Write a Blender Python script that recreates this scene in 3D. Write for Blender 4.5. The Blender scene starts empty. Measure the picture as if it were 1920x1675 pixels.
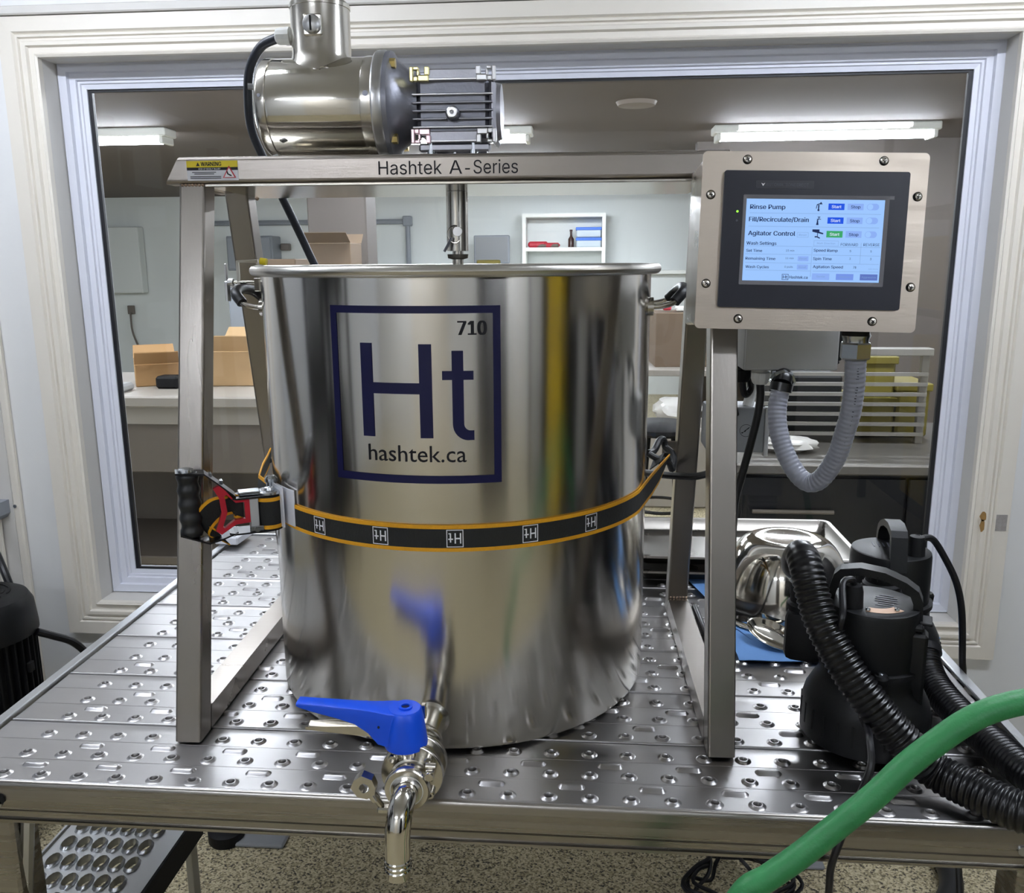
import bpy, bmesh, math, random
from math import radians as rad, sin, cos, pi
from mathutils import Vector, Matrix
random.seed(7)
SC = bpy.context.scene
COL = SC.collection

# ------------------------------------------------------------------ camera
CAM = bpy.data.cameras.new('camera'); cam = bpy.data.objects.new('camera', CAM); COL.objects.link(cam)
CAM.sensor_fit = 'HORIZONTAL'; CAM.sensor_width = 36.0; CAM.lens = 36.0*1623.37/1920.0
CAM.clip_start = 0.02; CAM.clip_end = 60
PITCH, YAW, ROLL = rad(12.03886), rad(4.73128), rad(-0.35807)
fwd = Vector((-sin(YAW)*cos(PITCH), cos(YAW)*cos(PITCH), -sin(PITCH)))
rt0 = Vector((cos(YAW), sin(YAW), 0)); up0 = rt0.cross(fwd)
rt = cos(ROLL)*rt0 + sin(ROLL)*up0; up = -sin(ROLL)*rt0 + cos(ROLL)*up0
cm = Matrix((( rt.x, up.x, -fwd.x, 0.05572), (rt.y, up.y, -fwd.y, -0.98337), (rt.z, up.z, -fwd.z, 0.6776), (0, 0, 0, 1)))
cam.matrix_world = cm
SC.camera = cam

# ------------------------------------------------------------------ world, exposure
W = bpy.data.worlds.new('world'); SC.world = W; W.use_nodes = True
W.node_tree.nodes['Background'].inputs[0].default_value = (0.5, 0.52, 0.55, 1)
W.node_tree.nodes['Background'].inputs[1].default_value = 0.3
SC.view_settings.view_transform = 'Standard'; SC.view_settings.look = 'None'
SC.view_settings.gamma = 1.0; SC.view_settings.use_curve_mapping = False
SC.view_settings.exposure = 0.0
NEAR_LAMP = 74.0       # strength of the fluorescent tubes in this room
FAR_LAMP = 112.0        # and in the room behind the window
FLOOR = -0.75
CEIL = 1.65

# ------------------------------------------------------------------ materials
def lin(c):
    if isinstance(c, str):
        c = c.lstrip('#'); c = [int(c[i:i+2], 16)/255 for i in (0, 2, 4)]
        c = [x/12.92 if x <= .04045 else ((x+.055)/1.055)**2.4 for x in c]
    return (c[0], c[1], c[2], 1)

def mat(name, col, rough=.5, metal=0., spec=.5, noise=0., nscale=20., bump=0., bscale=200., stretch=None, aniso=0., rvar=0., coat=0., trans=0., ior=1.45):
    m = bpy.data.materials.new(name); m.use_nodes = True
    nt = m.node_tree; b = nt.nodes['Principled BSDF']
    b.inputs['Base Color'].default_value = lin(col); b.inputs['Roughness'].default_value = rough
    b.inputs['Metallic'].default_value = metal; b.inputs['Specular IOR Level'].default_value = spec
    b.inputs['Coat Weight'].default_value = coat; b.inputs['IOR'].default_value = ior
    b.inputs['Transmission Weight'].default_value = trans
    if aniso:
        b.inputs['Anisotropic'].default_value = aniso
        tg = nt.nodes.new('ShaderNodeTangent'); tg.direction_type = 'RADIAL'; tg.axis = 'Z'
        nt.links.new(tg.outputs[0], b.inputs['Tangent']); b.inputs['Anisotropic Rotation'].default_value = .25
    if noise or bump or rvar:
        tc = nt.nodes.new('ShaderNodeTexCoord'); mp = nt.nodes.new('ShaderNodeMapping')
        mp.inputs['Scale'].default_value = stretch or (1, 1, 1)
        nt.links.new(tc.outputs['Object'], mp.inputs[0])
    if noise or rvar:
        n = nt.nodes.new('ShaderNodeTexNoise'); n.inputs['Scale'].default_value = nscale; n.inputs['Detail'].default_value = 5
        nt.links.new(mp.outputs[0], n.inputs['Vector'])
        if noise:
            mx = nt.nodes.new('ShaderNodeMix'); mx.data_type = 'RGBA'
            c = lin(col); mx.inputs[6].default_value = (c[0]*(1-noise), c[1]*(1-noise), c[2]*(1-noise), 1)
            mx.inputs[7].default_value = (min(1, c[0]*(1+noise)), min(1, c[1]*(1+noise)), min(1, c[2]*(1+noise)), 1)
            nt.links.new(n.outputs['Fac'], mx.inputs[0]); nt.links.new(mx.outputs[2], b.inputs['Base Color'])
        if rvar:
            mr = nt.nodes.new('ShaderNodeMapRange'); mr.inputs['From Min'].default_value = .3; mr.inputs['From Max'].default_value = .7
            mr.inputs['To Min'].default_value = max(.02, rough-rvar); mr.inputs['To Max'].default_value = rough+rvar
            nt.links.new(n.outputs['Fac'], mr.inputs[0]); nt.links.new(mr.outputs[0], b.inputs['Roughness'])
    if bump:
        n2 = nt.nodes.new('ShaderNodeTexNoise'); n2.inputs['Scale'].default_value = bscale; n2.inputs['Detail'].default_value = 3
        bp = nt.nodes.new('ShaderNodeBump'); bp.inputs['Strength'].default_value = bump; bp.inputs['Distance'].default_value = .002
        nt.links.new(mp.outputs[0], n2.inputs['Vector']); nt.links.new(n2.outputs['Fac'], bp.inputs['Height'])
        nt.links.new(bp.outputs[0], b.inputs['Normal'])
    return m

def emit(name, col, s):
    m = bpy.data.materials.new(name); m.use_nodes = True; nt = m.node_tree
    b = nt.nodes['Principled BSDF']; b.inputs['Base Color'].default_value = lin('#101010')
    b.inputs['Emission Color'].default_value = lin(col); b.inputs['Emission Strength'].default_value = s
    b.inputs['Specular IOR Level'].default_value = .2
    return m

def pane_mat(name, tint):
    m = bpy.data.materials.new(name); m.use_nodes = True; nt = m.node_tree; nt.nodes.clear()
    out = nt.nodes.new('ShaderNodeOutputMaterial'); mx = nt.nodes.new('ShaderNodeMixShader')
    tr = nt.nodes.new('ShaderNodeBsdfTransparent'); gl = nt.nodes.new('ShaderNodeBsdfGlossy'); fr = nt.nodes.new('ShaderNodeFresnel')
    tr.inputs[0].default_value = lin(tint); gl.inputs['Roughness'].default_value = .01; fr.inputs['IOR'].default_value = 1.33
    nt.links.new(fr.outputs[0], mx.inputs[0]); nt.links.new(tr.outputs[0], mx.inputs[1]); nt.links.new(gl.outputs[0], mx.inputs[2])
    nt.links.new(mx.outputs[0], out.inputs[0])
    return m

def floor_mat():
    m = mat('floor_flake', '#8d8271', .5); nt = m.node_tree; b = nt.nodes['Principled BSDF']
    tc = nt.nodes.new('ShaderNodeTexCoord')
    v = nt.nodes.new('ShaderNodeTexVoronoi'); v.inputs['Scale'].default_value = 250
    n = nt.nodes.new('ShaderNodeTexNoise'); n.inputs['Scale'].default_value = 150; n.inputs['Detail'].default_value = 2
    nt.links.new(tc.outputs['Object'], v.inputs['Vector']); nt.links.new(tc.outputs['Object'], n.inputs['Vector'])
    sep = nt.nodes.new('ShaderNodeSeparateColor'); nt.links.new(v.outputs['Color'], sep.inputs[0])
    ad = nt.nodes.new('ShaderNodeMath'); ad.operation = 'ADD'
    nt.links.new(sep.outputs[0], ad.inputs[0]); nt.links.new(n.outputs['Fac'], ad.inputs[1])
    r = nt.nodes.new('ShaderNodeValToRGB'); e = r.color_ramp.elements
    r.color_ramp.interpolation = 'LINEAR'
    e[0].position = .28; e[0].color = lin('#26221d'); e[1].position = .85; e[1].color = lin('#cabf9f')
    for p, c in ((.36, '#5d5444'), (.5, '#948867'), (.68, '#b5a98a')):
        x = e.new(p); x.color = lin(c)
    mr = nt.nodes.new('ShaderNodeMath'); mr.operation = 'MULTIPLY'; mr.inputs[1].default_value = .62
    nt.links.new(ad.outputs[0], mr.inputs[0]); nt.links.new(mr.outputs[0], r.inputs[0])
    nt.links.new(r.outputs[0], b.inputs['Base Color'])
    return m

M = dict(
 pot=mat('pot_steel', '#dad6ce', .165, 1, aniso=.85, rvar=.03, nscale=3, stretch=(1, 1, .2)),
 pan=mat('pan_aluminium', '#807c76', .3, 1, rvar=.05, nscale=12),
 rim=mat('rim_steel', '#d0cdc6', .3, 1),
 tube=mat('brushed_steel', '#938d86', .30, 1, noise=.05, nscale=9, bump=.05, bscale=300, stretch=(1, 1, .06), rvar=.05),
 tubeh=mat('brushed_steel_beam', '#979089', .30, 1, noise=.05, nscale=9, bump=.05, bscale=300, stretch=(.06, 1, 1), rvar=.05),
 weld=mat('weld_bead', '#a9927f', .4, 1, noise=.25, nscale=200, bump=.4, bscale=400),
 polish=mat('polished_steel', '#d9d5cc', .09, 1),
 polish2=mat('satin_steel', '#c9c5bc', .2, 1),
 face=mat('enclosure_steel', '#b5aa9c', .38, 1, noise=.06, nscale=60, bump=.06, bscale=350, stretch=(.15, 1, 1), rvar=.06),
 side=mat('enclosure_side', '#a8a49d', .3, 1, rvar=.05, nscale=20),
 alu=mat('plank_aluminium', '#a5a3a2', .36, 1, noise=.05, nscale=14, bump=.03, bscale=250, stretch=(.05, 1, 1), rvar=.07),
 alu2=mat('rail_aluminium', '#b9bbbd', .34, 1, noise=.08, nscale=25, rvar=.08, stretch=(1, .2, 1)),
 front=mat('front_aluminium', '#99958f', .27, 1, noise=.35, nscale=22, stretch=(.04, 1, 5), rvar=.08),
 cast=mat('cast_aluminium', '#9c9ca2', .38, .9, noise=.08, nscale=60, bump=.15, bscale=250),
 castd=mat('cast_aluminium_dark', '#7b7c84', .42, .8, noise=.1, nscale=50, bump=.15, bscale=250),
 castl=mat('machined_aluminium', '#c8c8c8', .3, 1),
 zinc=mat('zinc_yellow', '#d8cf9c', .3, 1, noise=.12, nscale=70),
 zincp=mat('zinc_pink', '#d8bfc4', .3, 1, noise=.1, nscale=70),
 bolt=mat('bolt_zinc', '#b8bcc0', .25, 1),
 brass=mat('bolt_brass', '#d0bb7c', .3, 1),
 darkhole=mat('dark_hole', '#080808', .8),
 blackp=mat('black_plastic', '#0f1011', .45, spec=.35, noise=.15, nscale=60, bump=.08, bscale=400),
 blackm=mat('black_matte', '#0d0d0f', .6, spec=.3, bump=.1, bscale=300),
 blackg=mat('black_gloss', '#0c0c0e', .31),
 rubber=mat('black_rubber', '#17181a', .45),
 cable=mat('black_cable', '#121215', .38),
 motorcab=mat('grey_cable', '#23272f', .42),
 bezel=mat('bezel_plastic', '#1b1d29', .35, spec=.4),
 bezelf=mat('bezel_screen_frame', '#6b6a70', .4),
 badge=mat('badge_plastic', '#2c2d36', .4),
 badget=mat('badge_print', '#4a4b55', .5),
 white=mat('white_print', '#e8e8ea', .5),
 navy=mat('navy_vinyl', '#0d0f3a', .45, spec=.3),
 ink=mat('black_print', '#0f0f16', .5, spec=.3),
 blue=mat('blue_plastic', '#0c4fdc', .36),
 red=mat('red_plastic', '#a81426', .42),
 web=mat('webbing_black', '#1c1d1b', .7, bump=.6, bscale=900, stretch=(1, 1, .15)),
 webm=mat('webbing_tail', '#171817', .7, bump=.4, bscale=700),
 yel=mat('webbing_yellow', '#d99a10', .65, noise=.12, nscale=400, bump=.5, bscale=700),
 green=mat('green_hose', '#2a7742', .5, noise=.14, nscale=90, bump=.25, bscale=260, rvar=.08),
 cloth=mat('blue_cloth', '#6d9bd6', .8, bump=.25, bscale=120),
 jbox=mat('grey_abs', '#a9aaa9', .5, bump=.03, bscale=300),
 jbox2=mat('grey_abs_dark', '#85878a', .5),
 conduit=mat('grey_conduit', '#84868f', .3, noise=.04, nscale=60),
 gland=mat('grey_gland', '#c9c9c4', .45),
 wall=mat('white_wall', '#d9d9d7', .55, noise=.015, nscale=3, bump=.04, bscale=60),
 wall2=mat('white_wall_cool', '#d2d6dc', .45, noise=.015, nscale=3),
 trim=mat('cream_trim', '#d8d2c6', .4, noise=.02, nscale=12),
 stain=mat('brown_stain', '#8d6c3c', .8, noise=.3, nscale=90),
 scuff=mat('grey_scuff', '#8f8a86', .8, noise=.35, nscale=120),
 jamb=mat('jamb_white', '#c9c6c0', .5),
 vinyl=mat('vinyl_white', '#d3d5de', .35),
 gasket=mat('black_gasket', '#101116', .5),
 pane=pane_mat('window_glass', '#f7f7f6'),
 floor=floor_mat(),
 farwall=mat('far_wall', '#dfe3e0', .6, noise=.02, nscale=1.5),
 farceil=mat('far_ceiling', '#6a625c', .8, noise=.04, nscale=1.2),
 taupe2=mat('taupe_wall', '#5a534e', .7, noise=.05, nscale=.8),
 taupe=mat('taupe_paint', '#8f857d', .6),
 lamp=emit('tube_light', '#eaf1ff', NEAR_LAMP),
 farlamp=emit('far_tube_light', '#ebf3ff', FAR_LAMP),
 card=mat('cardboard', '#b08a5e', .8, noise=.08, nscale=15),
 card2=mat('cardboard_pale', '#c6a57a', .8, noise=.08, nscale=15),
 card3=mat('cardboard_dull', '#6e5d4c', .8, noise=.06, nscale=12),
 steelgrey=mat('steel_grey_paint', '#8d9299', .5),
 bench=mat('bench_laminate', '#9c958c', .5),
 benchd=mat('bench_frame', '#6f675f', .5),
 shelfw=mat('white_shelf', '#eeefe9', .5),
 redt=mat('red_tool', '#b8283a', .45),
 clear=mat('clear_box', '#c8d4dc', .2),
 bluel=mat('blue_lid', '#4677d6', .5),
 bottle=mat('brown_bottle', '#3a1f18', .3),
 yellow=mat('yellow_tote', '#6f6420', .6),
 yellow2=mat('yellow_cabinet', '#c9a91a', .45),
 navyd=mat('dark_navy_cabinet', '#0b0c12', .45, spec=.3),
 slat=mat('pale_slat', '#7f7b74', .4),
 counter=mat('steel_counter', '#6a6661', .4, .6),
 sticker=mat('label_white', '#d5d6dc', .5),
 stickery=mat('label_yellow', '#d8c31c', .5),
 copper=mat('copper_plate', '#94755c', .45, .6),
 bagp=mat('plastic_bag', '#c9c6c0', .25),
 scr=emit('screen_blue', '#9cc6ff', .98),
 scr_btn=emit('screen_button', '#8db1f8', .95),
 scr_btn2=emit('screen_button_grey', '#7596ea', .95),
 scr_btn3=emit('screen_button_dark', '#5f78c8', .9),
 scr_start=emit('screen_start', '#1453e6', .95),
 scr_green=emit('screen_green', '#3aa86a', .95),
 scr_txt=emit('screen_text', '#162c5e', .8),
 scr_lite=emit('screen_lite_text', '#dbe8ff', .95),
 scr_line=emit('screen_line', '#7fa3dc', .9),
 led=emit('green_led', '#8dff3a', 2.0),
)

# ------------------------------------------------------------------ mesh builder
class MB:
    def __init__(s): s.v = []; s.f = []
    def add(s, vs, fs, X=None):
        o = len(s.v)
        for p in vs:
            p = Vector(p); s.v.append(X @ p if X is not None else p)
        for f in fs: s.f.append([i+o for i in f])
        return s
    def box(s, lo, hi, bev=0., X=None, seg=1):
        lo = Vector(lo); hi = Vector(hi); c = (lo+hi)/2; d = hi-lo
        if bev <= 0:
            x0, y0, z0 = lo; x1, y1, z1 = hi
            return s.add([(x0,y0,z0),(x1,y0,z0),(x1,y1,z0),(x0,y1,z0),(x0,y0,z1),(x1,y0,z1),(x1,y1,z1),(x0,y1,z1)],
                         [(3,2,1,0),(4,5,6,7),(0,1,5,4),(1,2,6,5),(2,3,7,6),(3,0,4,7)], X)
        bm = bmesh.new(); bmesh.ops.create_cube(bm, size=1)
        for v in bm.verts: v.co = Vector((v.co.x*d.x, v.co.y*d.y, v.co.z*d.z))+c
        bmesh.ops.bevel(bm, geom=bm.edges[:], offset=min(bev, min(d)*.49), segments=seg, profile=.5, affect='EDGES')
        s.bm(bm, X); return s
    def bm(s, bm, X=None):
        bm.verts.index_update()
        s.add([v.co.copy() for v in bm.verts], [[v.index for v in f.verts] for f in bm.faces], X); bm.free()
    def cbox(s, c, size, bev=0., X=None, seg=1):
        c = Vector(c); h = Vector(size)/2; return s.box(c-h, c+h, bev, X, seg)
    def cyl(s, p0, p1, r0, r1=None, n=24, caps=True):
        p0 = Vector(p0); p1 = Vector(p1); r1 = r0 if r1 is None else r1
        d = (p1-p0).normalized(); a = d.orthogonal().normalized(); b = d.cross(a)
        vs = []; fs = []
        for p, r in ((p0, r0), (p1, r1)):
            for i in range(n):
                t = 2*pi*i/n; vs.append(p+a*(r*cos(t))+b*(r*sin(t)))
        for i in range(n): fs.append((i, (i+1) % n, n+(i+1) % n, n+i))
        if caps: fs.append(tuple(range(n-1, -1, -1))); fs.append(tuple(range(n, 2*n)))
        return s.add(vs, fs)
    def lathe(s, prof, n=32, X=None, ang=2*pi, caps=True):
        vs = []; fs = []; k = len(prof); closed = abs(ang-2*pi) < 1e-6; m = n if closed else n+1
        for i in range(m):
            t = ang*i/n
            for r, z in prof: vs.append((r*cos(t), r*sin(t), z))
        for i in range(n):
            j = (i+1) % m
            for q in range(k-1): fs.append((i*k+q, j*k+q, j*k+q+1, i*k+q+1))
        if closed and caps:
            if prof[0][0] > 1e-6: fs.append(tuple(i*k for i in range(n-1, -1, -1)))
            if prof[-1][0] > 1e-6: fs.append(tuple(i*k+k-1 for i in range(n)))
        return s.add(vs, fs, X)
    def tube(s, pts, r, n=12, res=6, rib=None, caps=True, closed=False):
        P = smooth(pts, res, closed) if res else [Vector(p) for p in pts]
        if rib:
            pitch, amp = rib[:2]; fade = rib[2] if len(rib) > 2 else -1; P = resample(P, pitch/8)
        m = len(P); T = []
        for i in range(m):
            a = P[(i-1) % m] if closed else P[max(i-1, 0)]; b = P[(i+1) % m] if closed else P[min(i+1, m-1)]
            T.append((b-a).normalized())
        u = T[0].orthogonal().normalized(); vs = []; fs = []; L = 0
        for i in range(m):
            if i: L += (P[i]-P[i-1]).length
            u = (u-T[i]*u.dot(T[i])).normalized(); w = T[i].cross(u)
            ri = r(i/(m-1)) if callable(r) else r
            if rib: ri += amp*(-cos(2*pi*L/pitch))*min(1, max(0, (i/(m-1)-fade)/.06+.0))
            for k in range(n):
                t = 2*pi*k/n; vs.append(P[i]+u*(ri*cos(t))+w*(ri*sin(t)))
        for i in range(m if closed else m-1):
            for k in range(n):
                j = (i+1) % m
                fs.append((i*n+k, i*n+(k+1) % n, j*n+(k+1) % n, j*n+k))
        if caps and not closed:
            fs.append(tuple(range(n-1, -1, -1))); fs.append(tuple((m-1)*n+k for k in range(n)))
        return s.add(vs, fs)
    def prism(s, poly, d0, d1, X=None):
        # poly in (x,z), extruded along y from d0 to d1
        n = len(poly); vs = [(x, d0, z) for x, z in poly]+[(x, d1, z) for x, z in poly]
        fs = [tuple(range(n)), tuple(range(2*n-1, n-1, -1))]+[(i, n+i, n+(i+1) % n, (i+1) % n) for i in range(n)]
        return s.add(vs, fs, X)
    def band(s, path, up, w, t):
        # flat strip along path: half width vectors up*w/2, thickness t
        P = path; vs = []; fs = []; m = len(P)
        for i in range(m):
            a = P[max(i-1, 0)]; b = P[min(i+1, m-1)]; T = (b-a).normalized()
            U = up[i] if isinstance(up, list) else up
            N = T.cross(U).normalized()
            for du, dn in ((-1, -1), (1, -1), (1, 1), (-1, 1)): vs.append(P[i]+U*(du*w/2)+N*(dn*t/2))
        for i in range(m-1):
            for k in range(4): fs.append((i*4+k, i*4+(k+1) % 4, i*4+4+(k+1) % 4, i*4+4+k))
        fs.append((3, 2, 1, 0)); fs.append(tuple((m-1)*4+k for k in range(4)))
        return s.add(vs, fs)
    def build(s, name, m, parent=None, kind=None, sharp=35, flat=False):
        me = bpy.data.meshes.new(name); me.from_pydata([tuple(v) for v in s.v], [], s.f)
        b = bmesh.new(); b.from_mesh(me); bmesh.ops.recalc_face_normals(b, faces=b.faces[:]); b.to_mesh(me); b.free()
        if not flat:
            me.polygons.foreach_set('use_smooth', [True]*len(me.polygons)); me.set_sharp_from_angle(angle=rad(sharp))
        me.materials.append(M[m] if isinstance(m, str) else m)
        o = bpy.data.objects.new(name, me); COL.objects.link(o)
        if parent is not None:
            r = root_of(parent); me.transform(ROOT[r.name].inverted()); o.parent = parent; ROOT_OF[o.name] = r.name
        if kind: o['kind'] = kind
        me.update(); return o

def smooth(pts, res, closed=False):
    P = [Vector(p) for p in pts]; n = len(P); out = []
    rng = n if closed else n-1
    for i in range(rng):
        if closed: a, b, c, d = P[(i-1) % n], P[i], P[(i+1) % n], P[(i+2) % n]
        else:
            b, c = P[i], P[i+1]; a = P[i-1] if i else b*2-c; d = P[i+2] if i+2 < n else c*2-b
        for k in range(res):
            t = k/res
            out.append(.5*((2*b)+(c-a)*t+(2*a-5*b+4*c-d)*t*t+(3*b-a-3*c+d)*t**3))
    if not closed: out.append(P[-1])
    return out
def resample(P, step):
    out = [P[0]]; need = step
    for i in range(1, len(P)):
        a = P[i-1]; b = P[i]; L = (b-a).length; pos = 0
        while L-pos >= need:
            pos += need; out.append(a+(b-a)*(pos/L)); need = step
        need -= L-pos
    return out

ROOT = {}; ROOT_OF = {}
def root_of(o): return bpy.data.objects[ROOT_OF[o.name]] if o.name in ROOT_OF else o
def tag(o, label, cat, group=None):
    o['label'] = label; o['category'] = cat
    if group: o['group'] = group
    return o
def thing(name, label, cat, loc=(0, 0, 0), rz=0., group=None):
    o = bpy.data.objects.new(name, None); COL.objects.link(o); o.empty_display_size = .05
    X = Matrix.Translation(Vector(loc)) @ Matrix.Rotation(rz, 4, 'Z')
    o.matrix_world = X; ROOT[o.name] = X
    if cat: tag(o, label, cat, group)
    return o
def structure(name, loc=(0, 0, 0)):
    o = thing(name, None, None, loc); o['kind'] = 'structure'; return o
def alone(o, label, cat, group=None): return tag(o, label, cat, group)
def dup(root, loc, rz, label, group=None):
    r = root.copy(); COL.objects.link(r); r.location = loc; r.rotation_euler = (0, 0, rz); r['label'] = label
    if group: r['group'] = group
    for ch in list(root.children):
        c = ch.copy(); COL.objects.link(c); c.parent = r
        for g in list(ch.children):
            d = g.copy(); COL.objects.link(d); d.parent = c
    return r
def plabel(o, t): o['label'] = t; return o

# ------------------------------------------------------------------ lettering
import os
FONT = None
try:
    _p = os.path.join(bpy.utils.system_resource('DATAFILES'), 'fonts', 'Inter.woff2')
    if os.path.exists(_p): FONT = bpy.data.fonts.load(_p)
except Exception: FONT = None
PLAIN = False
from mathutils.geometry import tessellate_polygon
def inside(p, L):
    c = False; n = len(L)
    for i in range(n):
        a = L[i]; b = L[i-1]
        if (a.y > p.y) != (b.y > p.y) and p.x < (b.x-a.x)*(p.y-a.y)/(b.y-a.y)+a.x: c = not c
    return c
def glyphs(txt, bold=0.):
    """outlines of the letters, each stroke filled on its own so that overlapping strokes stay solid"""
    cu = bpy.data.curves.new('lettering', 'FONT'); cu.body = txt; cu.resolution_u = 3; cu.fill_mode = 'NONE'
    if FONT and not PLAIN: cu.font = FONT
    ob = bpy.data.objects.new('lettering', cu); me = ob.to_mesh()
    nxt = {e.vertices[0]: e.vertices[1] for e in me.edges}; co = [v.co.copy() for v in me.vertices]
    loops = []; seen = set()
    for a in list(nxt):
        if a in seen: continue
        L = []; k = a
        while k not in seen and k in nxt: seen.add(k); L.append(co[k]); k = nxt[k]
        if len(L) > 2: loops.append(L)
    ob.to_mesh_clear(); bpy.data.objects.remove(ob); bpy.data.curves.remove(cu)
    area = lambda L: sum(L[i-1].x*L[i].y-L[i].x*L[i-1].y for i in range(len(L)))/2
    if not loops: return [], []
    A = [area(L) for L in loops]; big = max(range(len(A)), key=lambda i: abs(A[i])); sg = 1 if A[big] > 0 else -1
    vs = []; fs = []
    for L, a in zip(loops, A):
        if a*sg <= 0: continue
        H = [Q for Q, b in zip(loops, A) if b*sg < 0 and inside(Q[0], L)]
        o = len(vs); vs += [p for P in [L]+H for p in P]
        fs += [[o+i for i in t] for t in tessellate_polygon([[(p.x, p.y, 0) for p in P] for P in [L]+H])]
    return vs, fs
CAPH = max(v.y for v in glyphs('H')[0]); PLAIN = True; CAPP = max(v.y for v in glyphs('H')[0]); PLAIN = False
def text(mb, txt, x0, x1, z0, cap, X=None, y=0., bold=0., wrap=None, step=None):
    if bold > .004:
        d = bold*cap*2.2
        for s in (-d, 0, d): text(mb, txt, x0+d+s, x1-d+s, z0, cap, X, y-.00002*(s > 0)+.00002*(s < 0), 0, wrap, step)
        return
    """letters in the local xz plane facing -y, fitted from x0 to x1 with capital height cap; wrap maps a point"""
    vs, fs = glyphs(txt, bold)
    if not vs: return
    a = min(v.x for v in vs); b = max(v.x for v in vs); k = (x1-x0)/(b-a); q = cap/(CAPP if PLAIN else CAPH)
    if wrap:
        bm = bmesh.new(); bv = [bm.verts.new((x0+(v.x-a)*k, v.y*q+z0, 0)) for v in vs]
        for f in fs:
            try: bm.faces.new([bv[i] for i in f])
            except ValueError: pass
        xx = x0+step
        while xx < x1:
            bmesh.ops.bisect_plane(bm, geom=bm.verts[:]+bm.edges[:]+bm.faces[:], plane_co=(xx, 0, 0), plane_no=(1, 0, 0)); xx += step
        for v in bm.verts: v.co = wrap(v.co.x, v.co.y)
        mb.bm(bm, X); return
    mb.add([(x0+(v.x-a)*k, y, v.y*q+z0) for v in vs], fs, X)

# ================================================================== SETTING
X0, X1, Y0 = -2.7, 2.5, -3.2        # this room
WY0, WY1 = 1.315, 1.43              # window wall
WIN = (-1.352, 1.077, -.290, 1.200) # opening inside the casing
GL = (-1.289, 1.018, -.226, 1.140)  # visible glass
FX0, FX1, FY1, FCEIL = -6.2, 5.2, 9.0, 1.432

MB().box((FX0-.2, Y0-.2, FLOOR-.1), (FX1+.2, FY1+.2, FLOOR)).build('floor', 'floor', kind='structure')
MB().box((X0-.1, Y0-.1, CEIL), (X1+.1, WY0, CEIL+.1)).build('ceiling', 'wall', kind='structure')
WO = (WIN[0]-.016, WIN[1]+.016, WIN[2]-.016, WIN[3]+.016)
b = MB(); b.box((FX0, WY0, FLOOR), (WO[0], WY1, 2)); b.box((WO[1], WY0, FLOOR), (FX1, WY1, 2))
b.box((WO[0], WY0, FLOOR), (WO[1], WY1, WO[2])); b.box((WO[0], WY0, WO[3]), (WO[1], WY1, 2))
b.build('wall_back', 'wall', kind='structure')
MB().box((X0-.1, Y0-.1, FLOOR), (X0, WY0, CEIL)).build('wall_left', 'wall2', kind='structure')
MB().box((X1, Y0-.1, FLOOR), (X1+.1, WY0, CEIL)).build('wall_right', 'wall', kind='structure')
MB().box((X0, Y0-.1, FLOOR), (X1, Y0, CEIL)).build('wall_front', 'wall', kind='structure')

def ring(prof, rect, name, m, parent, flip=False):
    """four mitred boards round rect (x0,x1,z0,z1); profile (w outward, y)"""
    x0, x1, z0, z1 = rect; out = []
    for side in range(4):
        vs = []; n = len(prof)
        for end in (0, 1):
            for w, y in prof:
                if side == 0: p = ((x0-w, x1+w)[end], y, z1+w)
                elif side == 1: p = ((x0-w, x1+w)[end], y, z0-w)
                elif side == 2: p = (x0-w, y, (z0-w, z1+w)[end])
                else: p = (x1+w, y, (z0-w, z1+w)[end])
                vs.append(p)
        fs = [tuple(range(n)), tuple(range(2*n-1, n-1, -1))]+[(i, n+i, n+(i+1) % n, (i+1) % n) for i in range(n)]
        out.append(MB().add(vs, fs).build(name, m, parent, sharp=25))
    return out

win = structure('window_1', (-.137, 1.293, -.226))
f = 1.315
ring([(0, f), (0, f-.018), (.006, f-.021), (.011, f-.014), (.024, f-.014), (.028, f-.022), (.037, f-.022), (.041, f-.014), (.046, f-.014),
      (.049, f-.020), (.054, f-.020), (.057, f-.015), (.062, f-.022), (.098, f-.021), (.100, f)], WIN, 'casing', 'trim', win)
ring([(0, 1.3155), (0, 1.381), (.0155, 1.381), (.0155, 1.3155)], WIN, 'jamb_board', 'jamb', win)
ring([(0, 1.44), (0, 1.404), (.012, 1.402), (.014, 1.398), (.020, 1.398), (.022, 1.391), (.038, 1.390), (.040, 1.378), (.058, 1.376), (.0600, 1.3745), (.0600, 1.3815), (.070, 1.3815), (.070, 1.44)], GL, 'window_frame', 'vinyl', win)
g = .011
ring([(0, 1.409), (g, 1.409), (g, 1.419), (0, 1.419)], (GL[0]+g, GL[1]-g, GL[2]+g*.6, GL[3]-g*.6), 'gasket', 'gasket', win)
MB().box((GL[0]-.005, 1.420, GL[2]-.005), (GL[1]+.005, 1.426, GL[3]+.005)).build('glass_pane', 'pane', win)
# back band over the head casing, stains and scuff of old tape on the right-hand casing
bb = MB(); bb.box((WIN[0]-.26, 1.285, WIN[3]+.100), (WIN[1]+.26, 1.315, WIN[3]+.122), .003); bb.build('trim_1', 'jamb', kind='structure')
b = MB()
for x, z, rx, rz in ((1.106, .017, .008, .014), (1.106, -.008, .006, .018)):
    b.add([(x+rx*cos(t*pi/5)*(1+.25*sin(3*t)), 1.2915, z+rz*sin(t*pi/5)) for t in range(10)], [tuple(range(10))])
b.build('stain', 'stain', win, flat=True)
MB().box((1.140, 1.2925, -.022), (1.168, 1.2937, .022)).build('tape_scuff', 'scuff', win)
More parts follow.
